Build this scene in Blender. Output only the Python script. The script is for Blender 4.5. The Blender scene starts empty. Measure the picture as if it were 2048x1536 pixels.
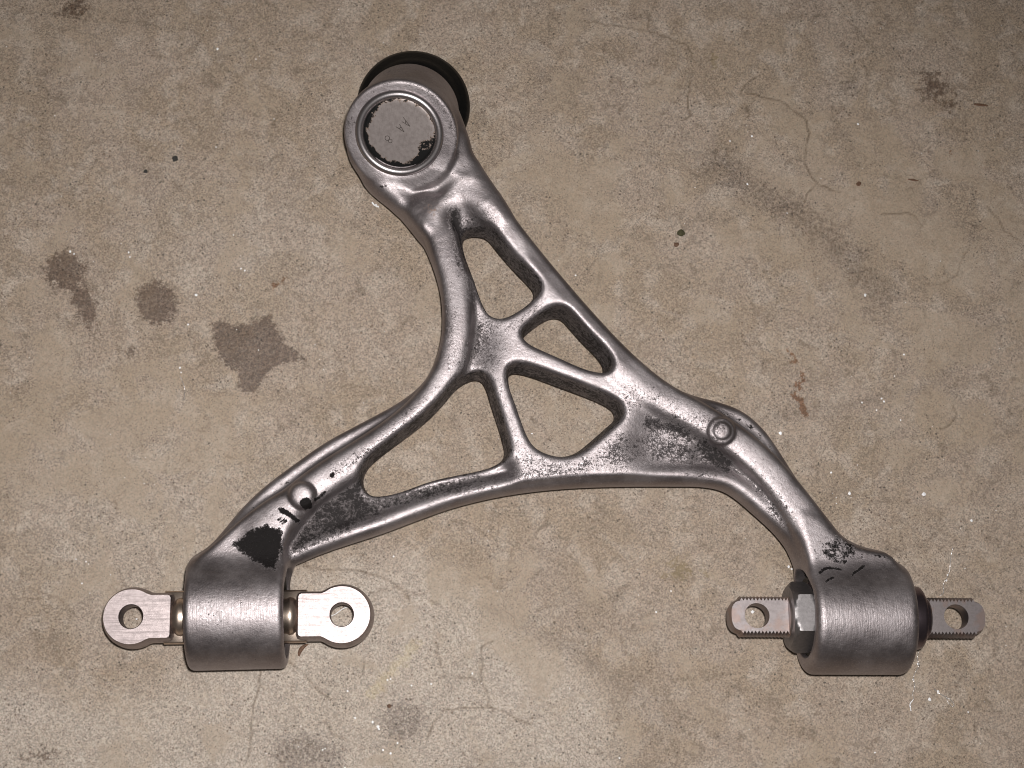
import bpy, bmesh, math, random
import numpy as np
from mathutils import Vector, Matrix, Quaternion

random.seed(7)
rng = np.random.default_rng(7)
scene = bpy.context.scene
COL = scene.collection

# ------------------------------------------------------------------ camera
W, H = 2048.0, 1536.0                    # pixel frame the measurements below were taken in
DIST = 0.95
HFOV = math.radians(36.0)
FPX = (W / 2) / math.tan(HFOV / 2)
cdir = Vector((-math.tan(math.radians(3.5)), -math.tan(math.radians(9.0)), 1.0)).normalized()
CAM = cdir * DIST
fwd = -cdir
upv = (Vector((0, 1, 0)) - fwd * fwd.y).normalized()
rgt = fwd.cross(upv).normalized()
R3 = Matrix((rgt, upv, -fwd)).transposed()
cam_data = bpy.data.cameras.new("camera")
cam = bpy.data.objects.new("camera", cam_data)
COL.objects.link(cam)
cam.matrix_world = Matrix.Translation(CAM) @ R3.to_4x4()
cam_data.sensor_width = 36.0
cam_data.angle = HFOV
cam_data.clip_start = 0.02
cam_data.clip_end = 50.0
scene.camera = cam

# ------------------------------------------------------------------ world: a dim garage around the flash
world = bpy.data.worlds.new("World")
scene.world = world
world.use_nodes = True
bg = world.node_tree.nodes["Background"]
bg.inputs[0].default_value = (1.0, 0.93, 0.88, 1)
bg.inputs[1].default_value = 0.07

# ------------------------------------------------------------------ the camera's flash: small, beside the lens, up and to the right
fl = bpy.data.lights.new("flash", 'SPOT')
fl.energy = 40.5
fl.color = (1.0, 0.965, 0.94)
fl.shadow_soft_size = 0.011
fl.spot_size = math.radians(100)
fl.spot_blend = 1.0
flash = bpy.data.objects.new("flash", fl)
COL.objects.link(flash)
flash.location = CAM + rgt * 0.018 + upv * 0.030
aim = Vector((-0.06, -0.22, 0)) - flash.location
flash.rotation_euler = aim.to_track_quat('-Z', 'Y').to_euler()

scene.view_settings.view_transform = 'Standard'
scene.view_settings.look = 'None'
scene.view_settings.exposure = 0.0
scene.view_settings.gamma = 1.0
scene.cycles.filter_width = 1.05


# ------------------------------------------------------------------ helpers
def P(px, py, z=0.0):
    """point of the place at height z (metres) seen at photo pixel (px, py)"""
    d = R3 @ Vector(((px - W / 2) / FPX, -(py - H / 2) / FPX, -1.0))
    t = (z - CAM.z) / d.z
    return CAM + d * t

def PM(pts, zmm):
    """pixel list -> Nx2 array in millimetres at height zmm"""
    return np.array([[(p := P(a, b, zmm / 1000.0)).x * 1000, p.y * 1000] for a, b in pts], dtype=np.float64)

def tag(o, label=None, cat=None, group=None, kind=None):
    for k, v in (("label", label), ("category", cat), ("group", group), ("kind", kind)):
        if v:
            o[k] = v
    return o

def link(name, me, mat=None, parent=None):
    o = bpy.data.objects.new(name, me)
    COL.objects.link(o)
    if mat is not None and me is not None:
        me.materials.append(mat)
    if parent is not None:
        o.parent = parent
    return o

def smooth_mesh(me, angle=40):
    me.polygons.foreach_set("use_smooth", [True] * len(me.polygons))
    try:
        me.set_sharp_from_angle(angle=math.radians(angle))
    except Exception:
        pass

def from_bm(name, bm, mat, parent=None, angle=40):
    bmesh.ops.recalc_face_normals(bm, faces=bm.faces[:])
    me = bpy.data.meshes.new(name)
    bm.to_mesh(me)
    bm.free()
    smooth_mesh(me, angle)
    return link(name, me, mat, parent)

def lathe(bm, prof, n=64, mat=None, closed=True):
    """profile of (radius, z) turned round local Z; first and last points may lie on the axis"""
    rings = []
    for r, z in prof:
        if r < 1e-7:
            rings.append([bm.verts.new((0, 0, z))])
        else:
            rings.append([bm.verts.new((r * math.cos(2 * math.pi * i / n), r * math.sin(2 * math.pi * i / n), z)) for i in range(n)])
    for a, b in zip(rings[:-1], rings[1:]):
        for i in range(n):
            j = (i + 1) % n
            if len(a) == 1 and len(b) == 1:
                continue
            if len(a) == 1:
                bm.faces.new((a[0], b[i], b[j]))
            elif len(b) == 1:
                bm.faces.new((a[i], a[j], b[0]))
            else:
                bm.faces.new((a[i], a[j], b[j], b[i]))

def offset_poly(pts, d):
    """push a counter-clockwise outline outwards by d"""
    n = len(pts)
    out = []
    for i in range(n):
        p0, p1, p2 = Vector(pts[i - 1]), Vector(pts[i]), Vector(pts[(i + 1) % n])
        e1, e2 = (p1 - p0), (p2 - p1)
        n1 = Vector((e1.y, -e1.x)).normalized()
        n2 = Vector((e2.y, -e2.x)).normalized()
        m = n1 + n2
        if m.length < 1e-6:
            m = n1.copy()
        m.normalize()
        k = min(1.6, 1.0 / max(0.4, m.dot(n1)))
        out.append(p1 + m * d * k)
    return out

def plate(bm, outer, holes, levels, hole_levels=None, shear=None):
    """solid from an outline with holes; levels = [(z, offset)] bottom to top"""
    hole_levels = hole_levels or [(z, 0.0) for z, _ in levels]
    def stack(pts, lv, sgn):
        rings = []
        for li, (z, off) in enumerate(lv):
            q = offset_poly(pts, off * sgn)
            sx = shear * z if shear else 0.0
            rings.append([bm.verts.new((p.x + sx, p.y, z)) for p in q])
        for a, b in zip(rings[:-1], rings[1:]):
            m = len(a)
            for i in range(m):
                j = (i + 1) % m
                bm.faces.new((a[i], a[j], b[j], b[i]))
        return rings
    ro = stack(outer, levels, 1)
    rh = [stack(h, hole_levels, 1) for h in holes]
    for k in (0, -1):
        edges = []
        for rings in [ro] + rh:
            r = rings[k]
            for i in range(len(r)):
                e = bm.edges.get((r[i], r[(i + 1) % len(r)]))
                edges.append(e)
        bmesh.ops.triangle_fill(bm, edges=edges, use_beauty=True)

def circle(cx, cy, r, n=48, a0=0.0, a1=2 * math.pi, endpoint=False):
    m = n if not endpoint else n - 1
    return [(cx + r * math.cos(a0 + (a1 - a0) * i / m), cy + r * math.sin(a0 + (a1 - a0) * i / m)) for i in range(n)]


# ------------------------------------------------------------------ materials
class NT:
    """small node builder"""
    def __init__(self, name):
        self.m = bpy.data.materials.new(name)
        self.m.use_nodes = True
        self.t = self.m.node_tree
        self.t.nodes.clear()
        self.out = self.t.nodes.new("ShaderNodeOutputMaterial")
        self.bsdf = self.t.nodes.new("ShaderNodeBsdfPrincipled")
        self.t.links.new(self.bsdf.outputs[0], self.out.inputs[0])
    def _in(self, sock, v):
        if v is None:
            return
        if isinstance(v, bpy.types.NodeSocket):
            self.t.links.new(v, sock)
        elif isinstance(v, (tuple, list)) and sock.type == 'RGBA' and len(v) == 3:
            sock.default_value = (*v, 1)
        else:
            sock.default_value = v
    def set(self, **kw):
        for k, v in kw.items():
            self._in(self.bsdf.inputs[k.replace("_", " ")], v)
    def coord(self, kind="Object"):
        n = self.t.nodes.new("ShaderNodeTexCoord")
        return n.outputs[kind]
    def mapping(self, v, scale=(1, 1, 1), rot=(0, 0, 0), loc=(0, 0, 0)):
        n = self.t.nodes.new("ShaderNodeMapping")
        self._in(n.inputs["Vector"], v)
        n.inputs["Scale"].default_value = scale
        n.inputs["Rotation"].default_value = rot
        n.inputs["Location"].default_value = loc
        return n.outputs[0]
    def noise(self, v, scale, detail=2.0, rough=0.5, dist=0.0, color=False):
        n = self.t.nodes.new("ShaderNodeTexNoise")
        self._in(n.inputs["Vector"], v)
        n.inputs["Scale"].default_value = scale
        n.inputs["Detail"].default_value = detail
        n.inputs["Roughness"].default_value = rough
        n.inputs["Distortion"].default_value = dist
        return n.outputs["Color" if color else "Fac"]
    def voronoi(self, v, scale, out="Distance", feature='F1', rand=1.0):
        n = self.t.nodes.new("ShaderNodeTexVoronoi")
        n.feature = feature
        self._in(n.inputs["Vector"], v)
        n.inputs["Scale"].default_value = scale
        n.inputs["Randomness"].default_value = rand
        return n.outputs[out]
    def math(self, op, a, b=0.0, c=None, clamp=False):
        n = self.t.nodes.new("ShaderNodeMath")
        n.operation = op
        n.use_clamp = clamp
        self._in(n.inputs[0], a)
        self._in(n.inputs[1], b)
        if c is not None:
            self._in(n.inputs[2], c)
        return n.outputs[0]
    def vmath(self, op, a, b=(0, 0, 0)):
        n = self.t.nodes.new("ShaderNodeVectorMath")
        n.operation = op
        self._in(n.inputs[0], a)
        self._in(n.inputs[1], b)
        return n.outputs[0]
    def step(self, v, a, b, lo=0.0, hi=1.0):
        n = self.t.nodes.new("ShaderNodeMapRange")
        n.interpolation_type = 'SMOOTHSTEP'
        self._in(n.inputs["Value"], v)
        n.inputs["From Min"].default_value = a
        n.inputs["From Max"].default_value = b
        n.inputs["To Min"].default_value = lo
        n.inputs["To Max"].default_value = hi
        return n.outputs["Result"]
    def mix(self, f, a, b, blend='MIX'):
        n = self.t.nodes.new("ShaderNodeMix")
        n.data_type = 'RGBA'
        n.blend_type = blend
        self._in(n.inputs["Factor"], f)
        self._in(n.inputs[6], a)
        self._in(n.inputs[7], b)
        return n.outputs[2]
    def fmix(self, f, a, b):
        n = self.t.nodes.new("ShaderNodeMix")
        n.data_type = 'FLOAT'
        self._in(n.inputs[0], f)
        self._in(n.inputs[2], a)
        self._in(n.inputs[3], b)
        return n.outputs[0]
    def attr(self, name):
        n = self.t.nodes.new("ShaderNodeAttribute")
        n.attribute_name = name
        s = self.t.nodes.new("ShaderNodeSeparateColor")
        self.t.links.new(n.outputs["Color"], s.inputs[0])
        return s.outputs[0], s.outputs[1], s.outputs[2], n.outputs["Alpha"]
    def bump(self, h, strength=0.3, dist=0.001, prev=None):
        n = self.t.nodes.new("ShaderNodeBump")
        n.inputs["Strength"].default_value = strength
        n.inputs["Distance"].default_value = dist
        self._in(n.inputs["Height"], h)
        if prev is not None:
            self._in(n.inputs["Normal"], prev)
        return n.outputs[0]

# Object coordinates are metres; a factor of 1000 gives one texture unit per millimetre
def mm(nt, kind="Object"):
    return nt.mapping(nt.coord(kind), scale=(1000, 1000, 1000))

def mat_concrete():
    t = NT("concrete")
    v = mm(t)
    r_brown, r_grey, r_pale, _ = t.attr("marks_a")
    r_crack, r_rust, r_olive, _ = t.attr("marks_b")
    r_smooth, r_yel, r_shade, _ = t.attr("marks_c")
    # broad mottling
    n1 = t.noise(v, 0.018, 5, 0.55, 0.6)
    n2 = t.noise(v, 0.055, 5, 0.6, 0.4)
    n3 = t.noise(t.mapping(v, loc=(300, 90, 0)), 0.10, 5, 0.62, 0.8)
    base = t.mix(t.step(n1, 0.40, 0.62), (0.285, 0.238, 0.184), (0.315, 0.270, 0.225))
    base = t.mix(t.step(n2, 0.46, 0.66), base, (0.355, 0.315, 0.268))
    base = t.mix(t.math('MULTIPLY', t.step(n3, 0.52, 0.70), 0.70), base, (0.195, 0.160, 0.125))
    base = t.mix(t.math('MULTIPLY', r_pale, 0.65), base, (0.46, 0.435, 0.395))
    base = t.mix(t.math('MULTIPLY', r_shade, 0.45), base, (0.19, 0.16, 0.135))
    # paste-smooth buff islands where the sand hardly shows
    isl = t.step(t.math('ADD', t.noise(t.mapping(v, loc=(-80, 45, 0)), 0.035, 5, 0.6, 0.7), t.math('MULTIPLY', r_smooth, 0.22)), 0.52, 0.66)
    base = t.mix(t.math('MULTIPLY', isl, 0.5), base, (0.325, 0.276, 0.213))
    # sand grains: coloured cells
    cell = t.voronoi(v, 1.15, "Color")
    sep = t.t.nodes.new("ShaderNodeSeparateColor")
    t.t.links.new(cell, sep.inputs[0])
    g1 = t.step(sep.outputs[0], 0.0, 1.0, 0.72, 1.28)
    hs = t.mix(t.math('MULTIPLY', sep.outputs[1], 0.5), (1.06, 0.97, 0.94), (0.94, 1.0, 1.02))
    gain = t.fmix(t.math('MULTIPLY', isl, 0.55), g1, 1.0)
    comb = t.t.nodes.new("ShaderNodeCombineColor")
    for i in range(3):
        t.t.links.new(gain, comb.inputs[i])
    base = t.mix(0.85, base, comb.outputs[0], 'MULTIPLY')
    base = t.mix(0.8, base, hs, 'MULTIPLY')
    fine = t.noise(v, 1.7, 3, 0.7)
    base = t.mix(t.math('MULTIPLY', t.step(fine, 0.54, 0.74), t.fmix(isl, 0.30, 0.12)), base, (0.56, 0.50, 0.44))
    # pepper: fine dark pits, denser where the grey mask says so
    pn = t.noise(v, 0.78, 3, 0.78)
    pz = t.math('ADD', pn, t.math('MULTIPLY', r_grey, 0.055))
    pz = t.math('SUBTRACT', pz, t.math('MULTIPLY', isl, 0.035))
    pz = t.math('ADD', pz, t.math('MULTIPLY', t.math('SUBTRACT', t.noise(v, 0.03, 3, 0.6), 0.5), 0.12))
    pep = t.step(pz, 0.545, 0.60)
    base = t.mix(t.math('MULTIPLY', pep, 0.34), base, (0.085, 0.070, 0.060))
    # separate dark sand grains of two sizes, random cell by cell
    dens = t.math('ADD', t.math('MULTIPLY', t.noise(t.mapping(v, loc=(31, 8, 0)), 0.045, 4, 0.6), 0.9), t.math('MULTIPLY', r_grey, 0.22))
    dens = t.math('SUBTRACT', dens, t.math('MULTIPLY', isl, 0.16))
    for sc, rad, thr, amt, off in ((0.72, 0.26, 0.70, 0.58, 0.0), (1.15, 0.34, 0.66, 0.40, 17.0), (0.30, 0.18, 0.84, 0.85, 41.0)):
        vv = t.mapping(v, loc=(off, off * 0.7, 0))
        dd = t.voronoi(vv, sc, "Distance")
        cc = t.voronoi(vv, sc, "Color")
        sc_ = t.t.nodes.new("ShaderNodeSeparateColor")
        t.t.links.new(cc, sc_.inputs[0])
        keep = t.step(t.math('ADD', sc_.outputs[2], t.math('SUBTRACT', dens, 0.45)), thr, thr + 0.12)
        dot = t.math('MULTIPLY', t.step(dd, rad * 0.6, rad * 1.3, 1.0, 0.0), keep)
        base = t.mix(t.math('MULTIPLY', dot, amt), base, t.mix(sc_.outputs[0], (0.045, 0.042, 0.038), (0.14, 0.095, 0.07)))
    sp = t.voronoi(t.mapping(v, loc=(5.5, 2.2, 0)), 0.36, "Distance")
    spn = t.math('ADD', sp, t.math('MULTIPLY', t.noise(v, 1.4, 2, 0.6), 0.18))
    pit = t.step(spn, 0.155, 0.21, 1.0, 0.0)
    base = t.mix(t.math('MULTIPLY', pit, 0.85), base, (0.055, 0.05, 0.042))
    # stains with their own ragged outlines
    edge = t.math('MULTIPLY', t.math('SUBTRACT', t.noise(v, 0.24, 6, 0.82), 0.5), 1.9)
    brown = t.math('MULTIPLY', t.step(t.math('ADD', r_brown, edge), 0.38, 0.62), t.step(t.noise(v, 0.5, 3, 0.7), 0.3, 0.6, 0.72, 1.0))
    base = t.mix(t.math('MULTIPLY', brown, 0.92), base, (0.33, 0.27, 0.238), 'MULTIPLY')
    wet = brown
    rust = t.step(t.math('ADD', r_rust, t.math('MULTIPLY', edge, 1.4)), 0.52, 0.66)
    base = t.mix(t.math('MULTIPLY', rust, 0.85), base, (0.50, 0.30, 0.19), 'MULTIPLY')
    olive = t.step(t.math('ADD', r_olive, t.math('MULTIPLY', edge, 1.5)), 0.48, 0.75)
    base = t.mix(t.math('MULTIPLY', olive, 0.50), base, (0.17, 0.13, 0.055))
    yel = t.step(t.math('ADD', r_yel, edge), 0.42, 0.72)
    base = t.mix(t.math('MULTIPLY', yel, 0.22), base, (0.50, 0.42, 0.20))
    greyb = t.step(t.math('ADD', r_grey, t.math('MULTIPLY', edge, 1.1)), 0.42, 0.8)
    base = t.mix(t.math('MULTIPLY', greyb, t.step(t.noise(v, 0.45, 4, 0.75), 0.38, 0.62, 0.15, 0.85)), base, (0.46, 0.43, 0.43), 'MULTIPLY')
    # cracks
    base = t.mix(t.math('MULTIPLY', r_crack, t.step(t.noise(v, 0.12, 3, 0.6), 0.30, 0.58, 0.18, 0.80)), base, (0.105, 0.075, 0.048))
    # hairlines of their own
    wv = t.vmath('ADD', v, t.vmath('SCALE', t.vmath('SUBTRACT', t.noise(v, 0.03, 4, 0.6, color=True), (0.5, 0.5, 0.5))))
    for n in t.t.nodes:
        if n.bl_idname == "ShaderNodeVectorMath" and n.operation == 'SCALE':
            n.inputs["Scale"].default_value = 45.0
    ve = t.voronoi(wv, 0.0125, "Distance", 'DISTANCE_TO_EDGE')
    hair = t.math('MULTIPLY', t.step(ve, 0.0, 0.0070, 1.0, 0.0), t.step(t.noise(t.mapping(v, loc=(77, 12, 0)), 0.02, 3, 0.5), 0.42, 0.60, 0.0, 0.50))
    base = t.mix(hair, base, (0.15, 0.11, 0.078))
    base = t.mix(1.0, base, (1.01, 0.985, 0.955), 'MULTIPLY')
    t.set(Base_Color=base)
    t.set(Roughness=t.fmix(wet, 0.66, 0.45))
    t.set(Specular_IOR_Level=0.35)
    h = t.math('ADD', t.math('MULTIPLY', fine, 0.5), t.math('MULTIPLY', pn, -0.5))
    h = t.math('SUBTRACT', h, t.math('MULTIPLY', r_crack, 0.8))
    h = t.math('SUBTRACT', h, t.math('MULTIPLY', pit, 0.6))
    b = t.bump(h, 0.55, 0.0006)
    b = t.bump(t.noise(v, 0.09, 4, 0.55), 0.35, 0.002, b)
    t.set(Normal=b)
    return t.m

def mat_forged(name="forged_metal", body=True):
    t = NT(name)
    v = mm(t)
    if body:
        black, grime, rust, machined = t.attr("wear")
    n_big = t.noise(v, 0.045, 4, 0.6)
    n_mid = t.noise(v, 0.35, 4, 0.65)
    n_fin = t.noise(v, 1.1, 3, 0.75)
    col = t.mix(t.step(n_big, 0.35, 0.65), (0.275, 0.245, 0.250), (0.365, 0.332, 0.338))
    col = t.mix(t.math('MULTIPLY', t.step(n_mid, 0.45, 0.75), 0.40), col, (0.25, 0.212, 0.205))
    col = t.mix(t.math('MULTIPLY', t.step(n_fin, 0.50, 0.72), 0.34), col, (0.64, 0.605, 0.615))
    rough = t.math('ADD', 0.515, t.math('MULTIPLY', t.math('SUBTRACT', n_mid, 0.5), 0.22))
    rough = t.math('ADD', rough, t.math('MULTIPLY', t.math('SUBTRACT', n_big, 0.5), 0.30))
    rough = t.math('SUBTRACT', rough, t.math('MULTIPLY', t.step(n_fin, 0.52, 0.72), 0.08))
    metal = 1.0
    # scattered pits and nicks all over
    pn = t.math('ADD', t.noise(t.mapping(v, loc=(11, 3, 7)), 0.55, 4, 0.8), t.math('MULTIPLY', n_big, 0.16))
    nick = t.step(pn, 0.735, 0.775)
    dirt = nick
    if body:
        sn = t.noise(t.mapping(v, loc=(2, 9, 1)), 0.55, 5, 0.82)
        sn2 = t.noise(t.mapping(v, loc=(8, 1, 4)), 0.10, 3, 0.6)
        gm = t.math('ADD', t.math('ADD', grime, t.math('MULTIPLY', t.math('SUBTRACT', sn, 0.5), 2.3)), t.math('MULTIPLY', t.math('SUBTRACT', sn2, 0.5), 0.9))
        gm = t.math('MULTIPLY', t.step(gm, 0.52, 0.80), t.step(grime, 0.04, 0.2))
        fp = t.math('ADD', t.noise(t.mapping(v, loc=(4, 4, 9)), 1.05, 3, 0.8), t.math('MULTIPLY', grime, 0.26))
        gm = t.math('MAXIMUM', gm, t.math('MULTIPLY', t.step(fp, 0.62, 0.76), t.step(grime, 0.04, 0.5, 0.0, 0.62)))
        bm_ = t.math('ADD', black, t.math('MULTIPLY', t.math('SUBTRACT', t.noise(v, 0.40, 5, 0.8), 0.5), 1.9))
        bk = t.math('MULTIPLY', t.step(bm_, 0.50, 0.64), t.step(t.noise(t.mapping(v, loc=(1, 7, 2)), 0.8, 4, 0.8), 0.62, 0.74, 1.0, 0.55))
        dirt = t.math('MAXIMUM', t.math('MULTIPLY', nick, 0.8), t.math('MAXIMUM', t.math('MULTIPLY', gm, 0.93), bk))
        rs = t.step(t.math('ADD', rust, t.math('MULTIPLY', t.math('SUBTRACT', sn, 0.5), 2.0)), 0.50, 0.85)
        col = t.mix(t.math('MULTIPLY', rs, 0.6), col, (0.20, 0.105, 0.055))
        # dark film round the grime and on the hole walls
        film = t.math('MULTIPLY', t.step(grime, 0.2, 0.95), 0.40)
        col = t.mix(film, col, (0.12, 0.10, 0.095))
        metal = t.math('SUBTRACT', 1.0, t.math('MULTIPLY', rs, 0.6))
    col = t.mix(dirt, col, (0.009, 0.0075, 0.0075))
    t.set(Specular_IOR_Level=0.16)
    t.set(Base_Color=col)
    t.set(Metallic=t.math('MULTIPLY', metal, t.math('SUBTRACT', 1.0, t.math('MULTIPLY', dirt, 1.0))))
    t.set(Roughness=t.fmix(dirt, rough, 0.60))
    # brushed grain across the bushing barrels plus casting orange-peel
    br = t.noise(t.mapping(v, scale=(1.3, 0.10, 0.3)), 1.0, 3, 0.6)
    h = t.math('ADD', t.math('MULTIPLY', n_mid, 0.45), t.math('MULTIPLY', n_fin, 0.22))
    if body:
        h = t.math('ADD', h, t.math('MULTIPLY', t.math('MULTIPLY', br, machined), 0.30))
        h = t.math('ADD', h, t.math('MULTIPLY', t.math('MULTIPLY', dirt, sn), 2.2))
    b = t.bump(h, 0.50, 0.0008)
    t.set(Normal=b)
    return t.m

def mat_plain_metal(name, col, rough, streak=None, stren=0.25, tint=None):
    t = NT(name)
    v = mm(t)
    n = t.noise(v, 0.5, 4, 0.65)
    f = t.noise(v, 2.5, 2, 0.6)
    c = t.mix(t.step(n, 0.35, 0.7), col, tuple(min(1, x * 0.80) for x in col))
    if tint:
        c = t.mix(t.math('MULTIPLY', t.step(t.noise(v, 0.12, 3, 0.5), 0.48, 0.62), 0.55), c, tint)
    t.set(Metallic=1.0)
    r = t.math('ADD', rough - 0.06, t.math('MULTIPLY', n, 0.14))
    h = t.math('MULTIPLY', f, 0.4)
    if streak:
        s = t.noise(t.mapping(v, scale=streak), 1.0, 4, 0.75)
        h = t.math('ADD', h, s)
        c = t.mix(t.math('MULTIPLY', t.step(s, 0.48, 0.64), 0.70), c, tuple(x * 0.55 for x in col))
    t.set(Base_Color=c, Roughness=r, Normal=t.bump(h, stren, 0.0004))
    return t.m

def mat_simple(name, col, rough=0.7, metallic=0.0, n_amp=0.35, n_scale=0.6, bump=0.3, spec=0.5):
    t = NT(name)
    t.set(Specular_IOR_Level=spec)
    v = mm(t)
    n = t.noise(v, n_scale, 4, 0.6)
    c = t.mix(t.step(n, 0.3, 0.7), tuple(x * (1 - n_amp) for x in col), tuple(min(1, x * (1 + n_amp)) for x in col))
    t.set(Base_Color=c, Roughness=rough, Metallic=metallic, Normal=t.bump(n, bump, 0.0005))
    return t.m

def mat_cap():
    """stamped cap plate: bare brushed steel with what is left of black paint round its rim"""
    t = NT("cap_steel")
    v = mm(t)
    black, grime, rust, mach = t.attr("wear")
    n = t.noise(v, 0.4, 4, 0.65)
    s = t.noise(t.mapping(v, scale=(2.2, 0.12, 1), rot=(0, 0, 0.7)), 1.0, 3, 0.6)
    c = t.mix(t.step(n, 0.35, 0.7), (0.30, 0.266, 0.255), (0.24, 0.21, 0.20))
    e = t.math('MULTIPLY', t.math('SUBTRACT', t.noise(v, 0.10, 6, 0.78), 0.5), 2.1)
    bk = t.step(t.math('ADD', black, e), 0.50, 0.55)
    fr = t.math('SUBTRACT', t.step(t.math('ADD', black, e), 0.42, 0.50), bk)
    c = t.mix(t.math('MULTIPLY', fr, 0.55), c, (0.24, 0.15, 0.09))
    c = t.mix(bk, c, (0.005, 0.005, 0.005))
    t.set(Base_Color=c, Metallic=t.fmix(bk, 0.85, 0.0), Roughness=t.fmix(bk, 0.55, 0.55), Specular_IOR_Level=0.15)
    h = t.math('ADD', t.math('ADD', t.math('MULTIPLY', s, 0.4), t.math('MULTIPLY', n, 0.2)), t.math('MULTIPLY', bk, 0.6))
    t.set(Normal=t.bump(h, 0.35, 0.0005))
    return t.m

M_CONC = mat_concrete()
M_BODY = mat_forged()
M_CAP = mat_cap()
M_RING = mat_plain_metal("crimped_ring_steel", (0.44, 0.41, 0.415), 0.36, None, 0.22)
M_LUG = mat_plain_metal("machined_steel", (0.365, 0.315, 0.312), 0.46, (0.035, 0.95, 0.2), 0.30)
M_PIN = mat_plain_metal("dull_plated_steel", (0.33, 0.295, 0.295), 0.46, None, 0.3, tint=(0.33, 0.235, 0.20))
M_NUT = mat_plain_metal("nut_steel", (0.27, 0.255, 0.257), 0.50, None, 0.3)
M_SHAFT = mat_plain_metal("shaft_steel", (0.66, 0.54, 0.45), 0.36, None, 0.25)
M_DARKM = mat_plain_metal("blackened_steel", (0.20, 0.16, 0.18), 0.30, None, 0.2)
M_RUBBER = mat_simple("black_rubber", (0.003, 0.003, 0.003), 0.36, 0.0, 0.3, 0.5, 0.25, 0.22)
M_STAMP = mat_simple("stamp_groove_dark", (0.045, 0.035, 0.03), 0.7)
M_CHIP = mat_simple("white_chip", (0.85, 0.85, 0.86), 0.25, 0.0, 0.1, 1.0)
M_GLINT = mat_plain_metal("bright_swarf", (0.9, 0.88, 0.86), 0.16, None, 0.15)
M_TWIG = mat_simple("dry_needle", (0.11, 0.055, 0.030), 0.7, 0.0, 0.4, 1.2)
M_MOSS = mat_simple("moss", (0.048, 0.044, 0.018), 0.85, 0.0, 0.5, 1.5)
M_GRIT = mat_simple("dark_grit", (0.03, 0.028, 0.024), 0.75, 0.0, 0.4, 2.0)

# ------------------------------------------------------------------ 2-D distance tools (millimetres)
def seg_dist(X, Y, pts, closed=False, vals=None):
    """distance to a polyline; vals (N x k) interpolated at the closest point"""
    pts = np.asarray(pts, dtype=np.float64)
    n = len(pts)
    best = np.full(X.shape, 1e9)
    out = None if vals is None else np.zeros(X.shape + (len(vals[0]),))
    for i in range(n if closed else n - 1):
        a, b = pts[i], pts[(i + 1) % n]
        d = b - a
        L = max(1e-9, d @ d)
        t = np.clip(((X - a[0]) * d[0] + (Y - a[1]) * d[1]) / L, 0, 1)
        dd = np.hypot(X - a[0] - t * d[0], Y - a[1] - t * d[1])
        m = dd < best
        best = np.where(m, dd, best)
        if vals is not None:
            va, vb = np.asarray(vals[i]), np.asarray(vals[(i + 1) % n])
            out[m] = va + (vb - va) * t[m][:, None]
    return best if vals is None else (best, out)

def poly_sd(X, Y, pts):
    pts = np.asarray(pts, dtype=np.float64)
    d = seg_dist(X, Y, pts, closed=True)
    inside = np.zeros(X.shape, dtype=bool)
    n = len(pts)
    for i in range(n):
        x1, y1 = pts[i]
        x2, y2 = pts[(i + 1) % n]
        c = ((y1 > Y) != (y2 > Y))
        with np.errstate(divide='ignore', invalid='ignore'):
            xi = (x2 - x1) * (Y - y1) / (y2 - y1 + 1e-12) + x1
        inside ^= (c & (X < xi))
    return np.where(inside, -d, d)

def chaikin(pts, it=2, closed=True):
    pts = np.asarray(pts, dtype=np.float64)
    for _ in range(it):
        if closed:
            nx = np.roll(pts, -1, axis=0)
            q = pts * 0.75 + nx * 0.25
            r = pts * 0.25 + nx * 0.75
            pts = np.empty((len(q) * 2, pts.shape[1]))
            pts[0::2], pts[1::2] = q, r
        else:
            a, b = pts[:-1], pts[1:]
            q, r = a * 0.75 + b * 0.25, a * 0.25 + b * 0.75
            m = np.empty((len(q) * 2, pts.shape[1]))
            m[0::2], m[1::2] = q, r
            pts = np.vstack([pts[:1], m, pts[-1:]])
    return pts

def smin(a, b, k):
    h = np.maximum(k - np.abs(a - b), 0) / k
    return np.minimum(a, b) - h * h * k * 0.25

def smax(a, b, k):
    h = np.maximum(k - np.abs(a - b), 0) / k
    return np.maximum(a, b) + h * h * k * 0.25

def rect_join(d2, dz, r):
    """rounded intersection of a 2-D field and a z field"""
    a, b = d2 + r, dz + r
    return np.minimum(np.maximum(a, b), 0) + np.sqrt(np.maximum(a, 0) ** 2 + np.maximum(b, 0) ** 2) - r

# ------------------------------------------------------------------ outlines traced on the arm (photo pixels)
OUT = [(925, 290), (945, 322), (972, 370), (1010, 420), (1060, 482), (1110, 546), (1160, 604), (1212, 662), (1262, 712), (1300, 748),
       (1335, 775), (1385, 792), (1440, 805), (1485, 822), (1525, 856), (1556, 900), (1590, 955), (1622, 1003), (1655, 1045),
       (1692, 1080), (1732, 1098), (1780, 1106), (1795, 1160), (1790, 1210), (1650, 1215), (1622, 1180), (1613, 1150), (1606, 1120),
       (1592, 1090), (1562, 1057), (1522, 1022), (1484, 988), (1452, 969), (1412, 961), (1340, 962), (1250, 963), (1150, 966),
       (1060, 974), (980, 988), (900, 1009), (830, 1035), (760, 1062), (700, 1080), (640, 1098), (605, 1114), (583, 1134), (572, 1165),
       (560, 1215), (410, 1215), (386, 1160), (390, 1116), (425, 1088), (450, 1058), (482, 1018), (530, 972), (590, 928), (650, 885),
       (720, 848), (785, 814), (832, 782), (862, 746), (880, 708), (888, 668), (886, 610), (873, 550), (850, 492), (822, 445), (790, 408), (760, 375),
       (790, 300)]
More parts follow.
